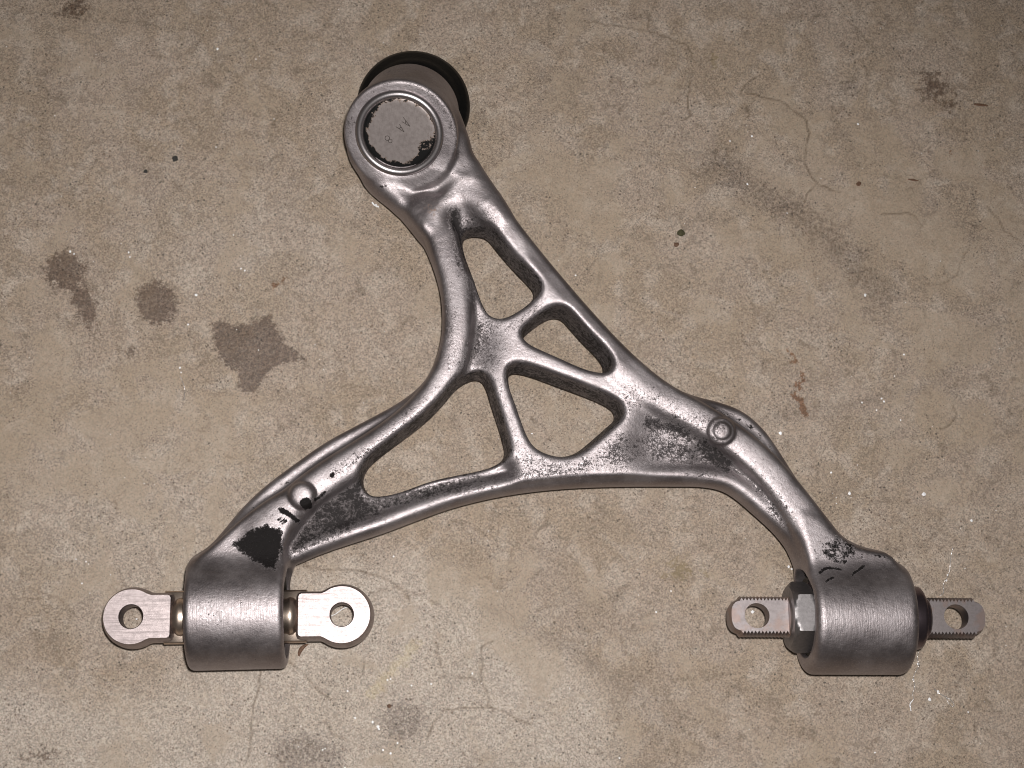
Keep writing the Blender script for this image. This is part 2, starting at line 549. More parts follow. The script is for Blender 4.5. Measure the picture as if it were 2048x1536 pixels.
HOLE1 = [(925, 487), (930, 478), (943, 473), (963, 474), (977, 481), (995, 505), (1028, 543), (1060, 575), (1068, 588), (1064, 601),
         (1041, 622), (1012, 640), (995, 644), (979, 639), (968, 621), (956, 588), (943, 549), (930, 513)]
HOLE2 = [(1047, 676), (1057, 666), (1086, 644), (1106, 636), (1122, 639), (1135, 653), (1161, 683), (1191, 712), (1207, 735),
         (1204, 748), (1191, 749), (1158, 740), (1119, 722), (1080, 705), (1057, 694), (1048, 684)]
HOLE3 = [(1017, 758), (1020, 750), (1033, 747), (1065, 755), (1112, 773), (1153, 788), (1197, 805), (1223, 820), (1229, 832),
         (1226, 842), (1211, 855), (1182, 881), (1153, 905), (1132, 912), (1115, 914), (1091, 909), (1071, 899), (1059, 884),
         (1047, 855), (1033, 814), (1021, 782)]
HOLE4 = [(965, 766), (957, 761), (945, 761), (927, 769), (910, 782), (888, 810), (856, 843), (823, 869), (774, 905), (742, 931),
         (729, 951), (727, 970), (735, 986), (748, 993), (774, 991), (807, 982), (856, 963), (904, 952), (948, 944), (983, 934),
         (1003, 922), (1009, 908), (1006, 890), (995, 852), (980, 808), (973, 782)]
# crest lines: (px, py, crest height mm, radius mm)
RIB_L = [(858, 415, 39, 9.5), (876, 450, 43, 9.5), (893, 500, 44, 9.4), (911, 565, 45, 9), (918, 640, 46, 9), (910, 705, 46, 9), (886, 765, 46, 9),
         (845, 820, 46, 9.5), (790, 866, 46, 9.5), (725, 910, 45, 10), (660, 950, 45, 10), (605, 990, 45, 10), (560, 1035, 46, 11), (525, 1080, 47, 12)]
RIB_R = [(936, 345, 41, 8), (965, 390, 43, 9), (1005, 450, 44.5, 9), (1055, 515, 43, 9.5), (1108, 580, 42.9, 9.8), (1160, 640, 42.9, 9.8), (1215, 700, 43.0, 9.8),
         (1270, 752, 43.5, 9.5), (1325, 795, 43.5, 9.5), (1385, 826, 44, 9.5), (1445, 862, 44.5, 9.5), (1500, 903, 45, 9.5), (1548, 950, 45.5, 9.5),
         (1590, 1005, 46, 10), (1625, 1060, 46.5, 12), (1650, 1100, 47, 13)]
RIM_B = [(592, 1107), (640, 1087), (700, 1067), (760, 1048), (830, 1021), (900, 996), (980, 976), (1060, 963), (1150, 955), (1250, 952), (1340, 952),
         (1412, 952), (1458, 961), (1490, 980), (1528, 1013), (1568, 1049), (1598, 1085), (1614, 1120)]
POCK_SLOT = [(896, 425), (912, 402), (945, 398), (980, 425), (1010, 470), (1020, 510), (990, 520), (940, 520), (905, 510), (896, 462)]
POCK_HUB = [(945, 590), (962, 640), (975, 668), (965, 700), (940, 745), (905, 790), (870, 830), (905, 770), (935, 720), (946, 660)]
POCK_L = [(745, 925), (700, 958), (640, 998), (612, 1030), (590, 1070), (580, 1112), (610, 1092), (680, 1066), (760, 1038), (840, 1008), (905, 985),
          (970, 968), (1005, 950), (1012, 935), (930, 955), (830, 985), (745, 1000), (722, 972)]
POCK_R = [(1290, 858), (1305, 822), (1345, 822), (1395, 848), (1425, 892), (1470, 915), (1515, 948), (1556, 995), (1582, 1045), (1598, 1100),
          (1572, 1062), (1530, 1022), (1490, 985), (1455, 962), (1400, 944), (1345, 938), (1300, 925), (1278, 895)]

Z_PIVOT = 32.0      # bushing axis height
HX = 1.0            # sampling step of the forged body, mm

def build_arm(root):
    # extent in mm
    xs = np.arange(PM([(360, 1200)], 40)[0, 0] - 4, PM([(1840, 1200)], 40)[0, 0] + 4, HX)
    ys = np.arange(PM([(1000, 1365)], 20)[0, 1] - 6, PM([(800, 110)], 10)[0, 1] + 6, HX)
    zs = np.arange(0.5, 86, HX)
    X, Y = np.meshgrid(xs, ys, indexing='ij')
    Z = zs[None, None, :]
    f32 = np.float32
    e = lambda a: a[:, :, None].astype(f32)
    out = poly_sd(X, Y, chaikin(PM(OUT, 26), 2))
    # base flange, lower and wider; web above it
    Zf = Z.astype(f32)
    flange = rect_join(e(out), np.abs(Zf - 23.5) - 7.0, 4.0)
    # strips of lower flange that peep out beyond the ribs are cut down by insetting the upper web
    dl, vl = seg_dist(X, Y, chaikin(PM([p[:2] for p in RIB_L], 42), 2, False), vals=None), None
    pl = chaikin(np.hstack([PM([p[:2] for p in RIB_L], 42), np.array([p[2:] for p in RIB_L], float)]), 3, False)
    dl, vl = seg_dist(X, Y, pl[:, :2], vals=pl[:, 2:])
    pr = chaikin(np.hstack([PM([p[:2] for p in RIB_R], 42), np.array([p[2:] for p in RIB_R], float)]), 3, False)
    dr, vr = seg_dist(X, Y, pr[:, :2], vals=pr[:, 2:])
    # upper web lies between the two crest lines and the bottom rim
    WEB = [p[:2] for p in RIB_R] + [(1655, 1140), (1625, 1140)] + RIM_B[::-1] + [(575, 1120)] + [p[:2] for p in RIB_L[::-1]]
    web2 = poly_sd(X, Y, chaikin(PM(WEB, 38), 1))
    web = rect_join(e(web2), np.abs(Zf - 30.5) - 11.4, 2.4)
    F = smin(flange, web, 3.5)
    # pockets
    def pocket(poly, floor, k, sl=0.45, inset=0.0, ramp=None):
        """shallow recess; sl = how far its wall leans per mm of height; ramp = (y px high end, y px low end, z high, z low)"""
        nonlocal F
        d = poly_sd(X, Y, chaikin(PM(poly, 40), 2)) + inset
        if ramp:
            ya, yb = PM([(1000, ramp[0]), (1000, ramp[1])], 38)[:, 1]
            fz = e(ramp[2] + (ramp[3] - ramp[2]) * np.clip((Y - ya) / (yb - ya), 0, 1))
        else:
            fz = np.float32(floor)
        wall = (e(d) - sl * (Zf - fz)) / math.sqrt(1 + sl * sl)
        cut = smax(wall, fz - Zf + np.zeros_like(wall), 3.0)
        F = smax(F, -cut, k)
    pocket(POCK_SLOT, 34.0, 4.0, 0.9, 0.0, (405, 490, 42.0, 30.0))
    pocket(POCK_HUB, 37.6, 4.0, 2.2, 0.0)
    pocket(POCK_L, 34.8, 3.2, 1.0, -1.0)
    pocket(POCK_R, 38.0, 3.5, 2.0, 0.5)
    pocket([(1400, 872), (1450, 890), (1515, 935), (1560, 985), (1590, 1040), (1604, 1100), (1590, 1100), (1566, 1062), (1524, 1022), (1484, 984), (1440, 958), (1385, 942)], 36.2, 3.0, 0.8)
    # crests: rounded, slightly flattened on top
    def crest(d2, v, sq=0.62):
        r = e(v[..., 1])
        zc = e(v[..., 0]) - r
        dz = Zf - zc
        up = np.sqrt((e(d2) / r) ** 4 + (np.abs(dz) / r) ** 4 + 1e-9) ** 0.5     # squircle section
        rd = np.sqrt((e(d2) / r) ** 2 + (np.abs(dz) / r) ** 2 + 1e-9)
        k = (sq * rd + (1 - sq) * up - 1.0) * r
        low = np.maximum(np.abs(e(d2)) - r, np.abs(Zf - 24) - 10)
        return k
    F = smin(F, crest(dl, vl, 0.30), 4.0)
    F = smin(F, crest(dr, vr, 0.10), 5.0)
    # plain rim along the lower edge
    drim = seg_dist(X, Y, chaikin(PM([(x, y - 3) for x, y in RIM_B], 38), 2, False))
    F = smin(F, np.sqrt(e(drim) ** 2 + (Zf - 33.8) ** 2) - 5.0, 3.5)
    F = smin(F, np.sqrt((e(drim) * 1.0) ** 2 + (0.6 * (Zf - 27)) ** 2) - 6.0, 3.0)
    # broad saddles that carry the barrels
    for poly, ztop, slope_px in (([(386, 1122), (428, 1088), (478, 1040), (530, 1000), (575, 985), (598, 1010), (580, 1055), (566, 1100), (561, 1150), (560, 1220), (388, 1220)], 50.0, (1000, 1150)),
                       ([(1590, 1020), (1635, 1030), (1675, 1075), (1725, 1098), (1795, 1108), (1808, 1225), (1630, 1225), (1620, 1160), (1608, 1090)], 50.5, (1010, 1150))):
        s2 = poly_sd(X, Y, chaikin(PM(poly, 45), 2))
        y0 = PM([(1000, slope_px[0])], 45)[0, 1]
        y1 = PM([(1000, slope_px[1])], 45)[0, 1]
        tt = np.clip((Y - y0) / (y1 - y0), 0, 1)
        top = 44.5 + (ztop - 44.5) * tt
        s = rect_join(e(s2), np.maximum(Zf - e(top), 14 - Zf), 3.2)
        F = smin(F, s, 5.0)
    # barrels
    for (x0, x1, yc, tilt, rr) in ((373, 570, 1225, 1.3, 31.6), (1620, 1823, 1237, -0.3, 31.8)):
        a = PM([(x0, yc)], Z_PIVOT + 14)[0]
        b = PM([(x1, yc)], Z_PIVOT + 14)[0]
        c = (a + b) / 2
        hl = (b[0] - a[0]) / 2
        ax = np.array([math.cos(math.radians(tilt)), math.sin(math.radians(tilt))])
        u = (X - c[0]) * ax[0] + (Y - c[1]) * ax[1]
        w = -(X - c[0]) * ax[1] + (Y - c[1]) * ax[0]
        rad = np.sqrt(e(w) ** 2 + (Zf - rr) ** 2)
        s = rect_join(rad - rr, np.abs(e(u)) - hl, 3.2 if x0 < 1000 else 4.6)
        F = smin(F, s, 7.0)
    # ball joint housing, leaning
    jt = P(801, 272, 0.0550) * 1000
    jb = P(822, 221, 0.014) * 1000
    ax = (jt - jb).normalized()
    L = (jt - jb).length
    qx, qy, qz = e(X - jb.x), e(Y - jb.y), Zf - jb.z
    hgt = qx * ax.x + qy * ax.y + qz * ax.z
    rad = np.sqrt(np.maximum((qx - hgt * ax.x) ** 2 + (qy - hgt * ax.y) ** 2 + (qz - hgt * ax.z) ** 2, 0))
    Rb, Rt = 29.5, 31.0
    rr = Rb + (Rt - Rb) * np.clip(hgt / L, 0, 1)
    h = rect_join(rad - rr, np.maximum(hgt - L + 3, -hgt), 3.0)
    F = smin(F, h, 9.0)
    fl_ = rect_join(rad - 33.0, np.maximum(hgt - L, L - 7 - hgt), 1.6)
    F = smin(F, fl_, 1.2)
    # recess for the cap
    F = smax(F, -rect_join(rad - 25.6, np.maximum(hgt - L - 8, L - 1.2 - hgt), 0.3), 0.6)
    # neck that carries the housing
    NECK = [(900, 210), (934, 262), (948, 322), (972, 370), (1008, 420), (1010, 452), (985, 440), (935, 412), (890, 412), (868, 440), (850, 470), (826, 446), (792, 408), (755, 384), (739, 372), (725, 353), (780, 250)]
    nk = poly_sd(X, Y, chaikin(PM(NECK, 34), 2))
    plane = jt.z - ((X - jt.x) * ax.x + (Y - jt.y) * ax.y) / ax.z
    hx, hy = X - jt.x, Y - jt.y
    df = np.maximum(np.sqrt(hx ** 2 + (hy / ax.z) ** 2) - 33.0, 0)
    nz = 43.5 - np.clip(43.5 - (plane - 2.0), 0, 9) * np.clip(1 - df / 34, 0, 1) ** 1.1
    neck = rect_join(e(nk), np.maximum(Zf - e(nz), 12 - Zf), 6.0)
    F = smin(F, neck, 8.0)
    dn = seg_dist(X, Y, chaikin(PM([(713, 300), (719, 318), (736, 342), (768, 370), (800, 400)], 30), 2, False))
    F = smin(F, np.sqrt(e(dn) ** 2 + (0.7 * (Zf - 28)) ** 2) - 5.6, 6.0)
    F = np.minimum(F, smin(F, fl_, 0.9))
    # lightening holes: drafted, the tool leaned so that the upper right walls are the broad ones
    z0 = 17.0
    for hp, flare in ((HOLE1, .10), (HOLE2, .12), (HOLE3, .12), (HOLE4, .10)):
        q = chaikin(PM(hp, z0 + 4), 2)
        d = poly_sd(X, Y, q)
        sx, sy = 0.015, 0.020           # mm of shift per mm of height
        # shifted copies evaluated by first-order lookup on the gradient
        gx, gy = np.gradient(d, HX, HX)
        dd = e(d) - (Zf - z0) * (e(gx) * sx + e(gy) * sy) - flare * np.maximum(Zf - z0, 0)
        F = smax(F, -dd, 3.2)
    # bosses
    for (bx, by, zt, rb) in ((603, 990, 49.4, 6.9), (1445, 861, 48.0, 6.3)):
        c = PM([(bx, by)], zt)[0]
        r2 = np.hypot(X - c[0], Y - c[1])
        if bx < 1000:
            F = smin(F, rect_join(e(r2) - rb - 0.8, Zf - zt + 0.020 * e(r2) ** 2, 3.0), 1.2)
        else:
            F = smin(F, rect_join(e(r2) - rb - 1.6, Zf - (zt - 1.6), 1.4), 1.2)
            F = smin(F, rect_join(e(r2) - rb + 1.1, Zf - zt + 0.012 * e(r2) ** 2, 1.2), 0.6)
        F = np.maximum(F, 1.0 - Zf)
    # bores of the barrels
    for (x0, x1, yc, rr, dep) in ((373, 570, 1225, 31.6, 5.0), (1620, 1823, 1237, 31.8, 4.0)):
        a = PM([(x0, yc)], Z_PIVOT + 14)[0]
        b = PM([(x1, yc)], Z_PIVOT + 14)[0]
        rad2 = np.sqrt((e(Y) - (a[1] + b[1]) / 2) ** 2 + (Zf - rr) ** 2)
        F = smax(F, -rect_join(rad2 - (25.0 if x0 < 1000 else 20.6), (dep - np.abs(e(X) - (a[0] + b[0]) / 2)) * -1 + 0 if False else ((b[0] - a[0]) / 2 - dep) - np.abs(e(X) - (a[0] + b[0]) / 2), 0.5), 1.0)
    F = smax(F, 2.5 - Zf + np.zeros_like(F), 1.5)
    F = F.astype(f32)
    V, Q, N = surface_nets(F, (xs[0], ys[0], zs[0]), HX)
    me = bpy.data.meshes.new("arm_body")
    V = V / 1000.0
    me.vertices.add(len(V))
    me.vertices.foreach_set("co", V.astype(np.float32).ravel())
    me.loops.add(len(Q) * 4)
    me.loops.foreach_set("vertex_index", Q.astype(np.int32).ravel())
    me.polygons.add(len(Q))
    me.polygons.foreach_set("loop_start", np.arange(0, len(Q) * 4, 4, dtype=np.int32))
    me.update(calc_edges=True)
    me.polygons.foreach_set("use_smooth", [True] * len(Q))
    me.normals_split_custom_set_from_vertices([tuple(n) for n in N])
    wear(me, V * 1000, N)
    link("arm_body", me, M_BODY, root)
    return jt / 1000, jb / 1000, ax

def surface_nets(F, org, h):
    s = F < 0
    c = s[:-1, :-1, :-1]
    cnt = np.zeros(c.shape, dtype=np.int8)
    for i in (0, 1):
        for j in (0, 1):
            for k in (0, 1):
                cnt += s[i:F.shape[0] - 1 + i, j:F.shape[1] - 1 + j, k:F.shape[2] - 1 + k]
    act = (cnt > 0) & (cnt < 8)
    ci = np.argwhere(act)
    idx = np.full(c.shape, -1, dtype=np.int32)
    idx[act] = np.arange(len(ci), dtype=np.int32)
    acc = np.zeros((len(ci), 3))
    num = np.zeros(len(ci))
    corners = [(i, j, k) for i in (0, 1) for j in (0, 1) for k in (0, 1)]
    val = {q: F[ci[:, 0] + q[0], ci[:, 1] + q[1], ci[:, 2] + q[2]].astype(np.float64) for q in corners}
    for a in corners:
        for ax in range(3):
            if a[ax] == 1:
                continue
            b = list(a)
            b[ax] = 1
            b = tuple(b)
            fa, fb = val[a], val[b]
            m = (fa < 0) != (fb < 0)
            t = np.where(m, fa / np.where(m, fa - fb, 1), 0)
            p = np.tile(np.array(a, float), (len(ci), 1))
            p[:, ax] = t
            acc += np.where(m[:, None], p, 0)
            num += m
    loc = acc / num[:, None]
    g = np.zeros_like(loc)
    def tri(l):
        v = 0
        for q in corners:
            w = 1
            for ax in range(3):
                w = w * (l[:, ax] if q[ax] else 1 - l[:, ax])
            v = v + w * val[q]
        return v
    # gradients from the grid, for the normals and to settle vertices on the surface
    G = [np.gradient(F, axis=a) for a in range(3)]
    def grad(l):
        o = np.zeros_like(l)
        for a in range(3):
            for q in corners:
                w = 1
                for ax in range(3):
                    w = w * (l[:, ax] if q[ax] else 1 - l[:, ax])
                o[:, a] += w * G[a][ci[:, 0] + q[0], ci[:, 1] + q[1], ci[:, 2] + q[2]]
        return o
    for _ in range(2):
        g = grad(loc)
        gg = np.maximum((g ** 2).sum(1), 0.05)
        loc = np.clip(loc - (tri(loc) / gg)[:, None] * g, -0.1, 1.1)
    g = grad(np.clip(loc, 0, 1))
    N = g / np.maximum(np.linalg.norm(g, axis=1), 1e-6)[:, None]
    V = (ci + loc) * h + np.array(org)
    quads = []
    # edges along each axis with a sign change join four cells
    for ax in range(3):
        sl0 = [slice(None)] * 3
        sl1 = [slice(None)] * 3
        sl0[ax] = slice(0, -1)
        sl1[ax] = slice(1, None)
        s0, s1 = s[tuple(sl0)], s[tuple(sl1)]
        e_ = np.argwhere(s0 != s1)
        b, c_ = (ax + 1) % 3, (ax + 2) % 3
        ok = (e_[:, b] > 0) & (e_[:, c_] > 0) & (e_[:, b] < c.shape[b]) & (e_[:, c_] < c.shape[c_])
        e_ = e_[ok]
        def cell(db, dc):
            q = e_.copy()
            q[:, b] += db
            q[:, c_] += dc
            return idx[q[:, 0], q[:, 1], q[:, 2]]
        q = np.stack([cell(-1, -1), cell(0, -1), cell(0, 0), cell(-1, 0)], 1)
        flip = ~s0[e_[:, 0], e_[:, 1], e_[:, 2]]
        q[flip] = q[flip][:, ::-1]
        quads.append(q)
    Q = np.vstack(quads)
    Q = Q[(Q >= 0).all(1)]
    return V, Q, N

def soft(d, w):
    """1 inside, 0 outside, linear over +-w mm"""
    return np.clip(0.5 - d / (2 * w), 0, 1)

def wear(me, V, N):
    X, Y, Z = V[:, 0], V[:, 1], V[:, 2]
    z = 43
    def blob(px, py, r, w=4, zz=z, sx=1.0, sy=1.0):
        c = PM([(px, py)], zz)[0]
        return soft(np.hypot((X - c[0]) / sx, (Y - c[1]) / sy) - r * 0.3015, w)
    def poly(pts, w=3, zz=z):
        return soft(poly_sd(X, Y, PM(pts, zz)), w)
    def line(pts, r, w=2, zz=z):
        return soft(seg_dist(X, Y, PM(pts, zz)) - r * 0.3015, w)
    up = np.clip((N[:, 2] - 0.15) / 0.3, 0, 1)
    black = np.zeros(len(X))
    grime = np.zeros(len(X))
    rust = np.zeros(len(X))
    mach = np.zeros(len(X))
    mx = np.maximum
    black = mx(black, poly([(468, 1090), (500, 1062), (535, 1050), (566, 1062), (566, 1100), (552, 1142), (530, 1136), (500, 1118)], 3.0))
    black = mx(black, blob(613, 1008, 11, 1.5, 46) * 1.1)
    black = mx(black, line([(563, 1020), (580, 1030), (595, 1042)], 5, 1.5))
    black = mx(black, line([(630, 1000), (650, 985)], 3, 1.2))
    black = mx(black, blob(664, 949, 5, 1.0, 46))
    black = mx(black, 0.60 * blob(1680, 1102, 52, 9, 50, 1.0, 0.62))
    for l in ([(1638, 1146), (1652, 1137), (1672, 1137), (1683, 1140)], [(1703, 1150), (1716, 1140), (1730, 1132)], [(1648, 1165), (1655, 1159), (1664, 1156)],
              [(1752, 1109), (1762, 1113), (1774, 1113)], [(1790, 1115), (1800, 1118)]):
        black = mx(black, line(l, 2.6, 0.9, 52))
    black = mx(black, 0.8 * line([(760, 360), (772, 358)], 3, 1, 52))
    black = mx(black, 0.55 * line([(1435, 822), (1470, 836), (1510, 862), (1545, 905)], 8, 3, 30))
    black = mx(black, 0.58 * line([(500, 1022), (545, 985), (580, 960)], 5, 2.5, 32))
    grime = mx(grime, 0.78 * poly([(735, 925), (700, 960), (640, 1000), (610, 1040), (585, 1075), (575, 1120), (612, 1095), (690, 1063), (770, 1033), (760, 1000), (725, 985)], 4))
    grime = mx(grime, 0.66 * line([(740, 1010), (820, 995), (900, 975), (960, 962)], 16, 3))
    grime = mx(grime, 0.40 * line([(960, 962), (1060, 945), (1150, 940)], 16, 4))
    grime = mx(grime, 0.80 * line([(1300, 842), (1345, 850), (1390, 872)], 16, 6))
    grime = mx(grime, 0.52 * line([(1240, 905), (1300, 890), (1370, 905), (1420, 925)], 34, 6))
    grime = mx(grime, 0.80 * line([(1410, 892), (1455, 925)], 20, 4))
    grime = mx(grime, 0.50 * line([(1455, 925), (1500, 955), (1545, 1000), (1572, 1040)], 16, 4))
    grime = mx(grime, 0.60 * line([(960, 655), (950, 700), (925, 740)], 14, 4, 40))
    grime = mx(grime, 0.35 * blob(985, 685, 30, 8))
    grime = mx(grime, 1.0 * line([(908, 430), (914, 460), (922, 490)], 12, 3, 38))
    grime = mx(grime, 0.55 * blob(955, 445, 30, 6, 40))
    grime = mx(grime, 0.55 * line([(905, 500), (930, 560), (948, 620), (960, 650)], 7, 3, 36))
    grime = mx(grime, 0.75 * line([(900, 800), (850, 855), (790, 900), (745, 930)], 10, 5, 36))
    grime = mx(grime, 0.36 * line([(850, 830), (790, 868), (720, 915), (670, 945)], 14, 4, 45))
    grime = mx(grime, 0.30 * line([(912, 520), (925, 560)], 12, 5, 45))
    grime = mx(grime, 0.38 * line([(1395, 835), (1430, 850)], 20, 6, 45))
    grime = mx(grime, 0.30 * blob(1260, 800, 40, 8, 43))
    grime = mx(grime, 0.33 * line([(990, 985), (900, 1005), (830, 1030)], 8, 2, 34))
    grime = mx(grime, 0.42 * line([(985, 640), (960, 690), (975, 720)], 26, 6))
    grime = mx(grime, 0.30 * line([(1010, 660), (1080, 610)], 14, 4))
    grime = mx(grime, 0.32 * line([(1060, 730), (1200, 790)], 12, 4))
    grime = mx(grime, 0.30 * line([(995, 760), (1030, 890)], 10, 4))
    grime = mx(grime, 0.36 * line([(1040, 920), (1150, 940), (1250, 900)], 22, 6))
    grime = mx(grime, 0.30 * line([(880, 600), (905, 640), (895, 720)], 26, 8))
    for q in ([(556, 1041), (562, 1036)], [(560, 1046), (566, 1041)], [(566, 1049), (572, 1043), (570, 1037)]):
        black = mx(black, line(q, 1.6, 0.7, 46))
    grime = mx(grime, 0.34 * line([(610, 1010), (600, 1050)], 10, 3, 44))
    grime = mx(grime, 0.25 * blob(1330, 810, 60, 10))
    grime = mx(grime, 0.40 * line([(755, 870), (800, 840), (850, 800)], 6, 3, 38))
    grime = mx(grime, 0.45 * line([(770, 180), (800, 168), (850, 190), (900, 240), (915, 290)], 7, 3, 60))
    grime = mx(grime, 0.50 * line([(715, 170), (700, 230), (695, 280)], 10, 4, 50))
    grime = mx(grime, 0.40 * blob(790, 140, 50, 10, 30))
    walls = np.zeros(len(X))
    # speckled dark tone on the drafted walls of the lightening holes, sharing the grime channel
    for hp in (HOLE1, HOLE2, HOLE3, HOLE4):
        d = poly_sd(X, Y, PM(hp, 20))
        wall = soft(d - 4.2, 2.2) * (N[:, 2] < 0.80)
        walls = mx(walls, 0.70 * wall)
    rust = mx(rust, 0.60 * blob(865, 415, 24, 5, 46))
    rust = mx(rust, 0.45 * line([(965, 690), (958, 735)], 12, 4, 40))
    rust = mx(rust, 0.40 * line([(1470, 865), (1480, 890)], 6, 3))
    rust = mx(rust, 0.30 * line([(890, 470), (905, 530)], 10, 4, 44))
    rust = mx(rust, 0.35 * blob(735, 345, 16, 4, 52))
    mach = mx(mach, poly([(370, 1110), (560, 1110), (575, 1350), (370, 1350)], 6, 55))
    mach = mx(mach, poly([(1620, 1130), (1825, 1130), (1830, 1360), (1620, 1360)], 6, 55))
    mach = mx(mach, 0.8 * poly([(1090, 590), (1400, 850), (1300, 840), (1230, 760), (1060, 560)], 8))
    at = me.color_attributes.new("wear", 'FLOAT_COLOR', 'POINT')
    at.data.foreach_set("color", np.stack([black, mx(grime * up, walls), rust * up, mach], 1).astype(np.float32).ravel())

# ------------------------------------------------------------------ floor
def build_floor():
    c0 = [P(-40, -40), P(W + 40, -40), P(-40, H + 40), P(W + 40, H + 40)]
    xa, xb = min(c.x for c in c0), max(c.x for c in c0)
    ya, yb = min(c.y for c in c0), max(c.y for c in c0)
    st = 0.00095
    far = [0.05, 0.2, 0.6, 1.4, 3.0]
    xs = np.concatenate([[xa - f for f in far[::-1]], np.arange(xa, xb, st), [xb + f for f in far]])
    ys = np.concatenate([[ya - f for f in far[::-1]], np.arange(ya, yb, st), [yb + f for f in far]])
    X, Y = np.meshgrid(xs, ys, indexing='ij')
    Xm, Ym = X * 1000, Y * 1000
    def blob(px, py, rx, ry, w=8, rot=0):
        c = PM([(px, py)], 0)[0]
        s = 0.3015
        a = math.radians(rot)
        u = (Xm - c[0]) * math.cos(a) + (Ym - c[1]) * math.sin(a)
        v = -(Xm - c[0]) * math.sin(a) + (Ym - c[1]) * math.cos(a)
        k = np.hypot(u / (rx * s), v / (ry * s))
        return np.clip(0.5 - (k - 1) * min(rx, ry) * s / (2 * w), 0, 1)
    def poly(pts, w=6):
        return soft(poly_sd(Xm, Ym, PM(pts, 0)), w)
    def line(pts, r, w=3):
        return soft(seg_dist(Xm, Ym, PM(pts, 0)) - r * 0.3015, w)
    mx = np.maximum
    Zr = np.zeros(X.shape)
    brown, grey, pale, crack, rust, olive, smooth, yel, shade = [Zr.copy() for _ in range(9)]
    # oil drips
    brown = mx(brown, 1.1 * poly([(425, 652), (440, 640), (465, 652), (500, 648), (540, 632), (552, 660), (572, 688), (606, 718), (570, 724), (545, 735),
                            (522, 760), (512, 788), (484, 780), (474, 742), (445, 722), (430, 692)], 5))
    brown = mx(brown, 0.88 * blob(312, 605, 42, 48, 7, 30))
    brown = mx(brown, 0.85 * blob(130, 540, 44, 42, 8, -30))
    brown = mx(brown, 0.85 * poly([(135, 560), (175, 570), (202, 612), (184, 665), (155, 635), (138, 600)], 6))
    brown = mx(brown, 0.72 * blob(148, 12, 34, 36, 9))
    brown = mx(brown, 0.6 * blob(262, 702, 26, 16, 5))
    brown = mx(brown, 0.42 * blob(252, 775, 12, 14, 4))
    brown = mx(brown, 0.40 * blob(168, 672, 8, 9, 3))
    brown = mx(brown, 0.66 * blob(1868, 172, 46, 46, 12, 20))
    brown = mx(brown, 0.62 * blob(1900, 208, 36, 36, 12, 20))
    brown = mx(brown, 0.66 * blob(90, 1512, 46, 20, 7))
    brown = mx(brown, 0.40 * blob(320, 25, 30, 10, 6))
    for l, r in (([(1508, 0)], 0),):
        pass
    rust = mx(rust, 0.95 * line([(1577, 700), (1590, 712), (1592, 726), (1580, 724)], 4, 2))
    rust = mx(rust, 0.95 * line([(1603, 748), (1608, 760), (1592, 768), (1600, 776)], 6, 2))
    rust = mx(rust, 1.0 * line([(1588, 792), (1602, 802), (1612, 830)], 7, 2))
    rust = mx(rust, 0.75 * line([(548, 572), (572, 560)], 7, 3))
    rust = mx(rust, 0.65 * line([(232, 598), (238, 604)], 4, 2))
    rust = mx(rust, 0.60 * line([(160, 530), (176, 540)], 5, 3))
    rust = mx(rust, 0.60 * blob(1900, 308, 10, 8, 3))
    rust = mx(rust, 0.55 * blob(1475, 1082, 10, 6, 3))
    rust = mx(rust, 0.55 * blob(1225, 540, 5, 10, 2))
    olive = mx(olive, 0.70 * blob(1435, 122, 24, 22, 6))
    olive = mx(olive, 0.75 * blob(1358, 1138, 36, 30, 7))
    olive = mx(olive, 0.60 * blob(1408, 1145, 28, 20, 6))
    olive = mx(olive, 0.40 * blob(1215, 230, 22, 12, 5))
    olive = mx(olive, 0.40 * blob(60, 250, 40, 26, 8))
    olive = mx(olive, 0.35 * blob(25, 700, 60, 40, 12))
    yel = mx(yel, 0.80 * line([(745, 1385), (770, 1355), (800, 1325), (830, 1290)], 16, 5))
    yel = mx(yel, 0.30 * blob(560, 545, 60, 40, 12))
    grey = mx(grey, 0.85 * line([(1440, 320), (1490, 370), (1560, 410), (1640, 460), (1700, 520), (1760, 590)], 48, 16))
    grey = mx(grey, 0.85 * blob(1695, 178, 38, 26, 8))
    grey = mx(grey, 1.0 * blob(810, 1440, 46, 40, 9, 20))
    grey = mx(grey, 1.05 * poly([(540, 1490), (570, 1465), (640, 1470), (690, 1500), (680, 1545), (560, 1545)], 9))
    grey = mx(grey, 0.60 * blob(965, 1520, 60, 20, 8))
    grey = mx(grey, 0.60 * blob(1180, 1520, 60, 20, 10))
    grey = mx(grey, 0.45 * blob(930, 1330, 30, 24, 8))
    grey = mx(grey, 0.45 * blob(1250, 230, 120, 60, 25, 25))
    grey = mx(grey, 0.40 * blob(430, 420, 180, 60, 30))
    grey = mx(grey, 0.35 * blob(640, 230, 60, 160, 30))
    grey = mx(grey, 0.35 * blob(1700, 1000, 150, 120, 40))
    grey = mx(grey, 0.30 * blob(470, 330, 300, 40, 30))
    pale = mx(pale, 0.85 * poly([(380, 1350), (560, 1180), (700, 1120), (860, 1130), (960, 1200), (1060, 1270), (1150, 1330), (1220, 1400), (1250, 1470), (1230, 1560),
                          (-100, 1600), (-100, 1330), (200, 1400)], 14))
    pale = mx(pale, 0.45 * blob(300, 1050, 220, 160, 40))
    pale = mx(pale, 0.35 * blob(480, 480, 140, 90, 30))
    smooth = mx(smooth, blob(1780, 470, 260, 160, 50, -20))
    smooth = mx(smooth, blob(180, 860, 200, 120, 40))
    smooth = mx(smooth, blob(1160, 420, 60, 120, 30))
    smooth = mx(smooth, 0.9 * blob(1920, 820, 60, 46, 12, -30))
    smooth = mx(smooth, 0.8 * blob(980, 1270, 120, 40, 20, -30))
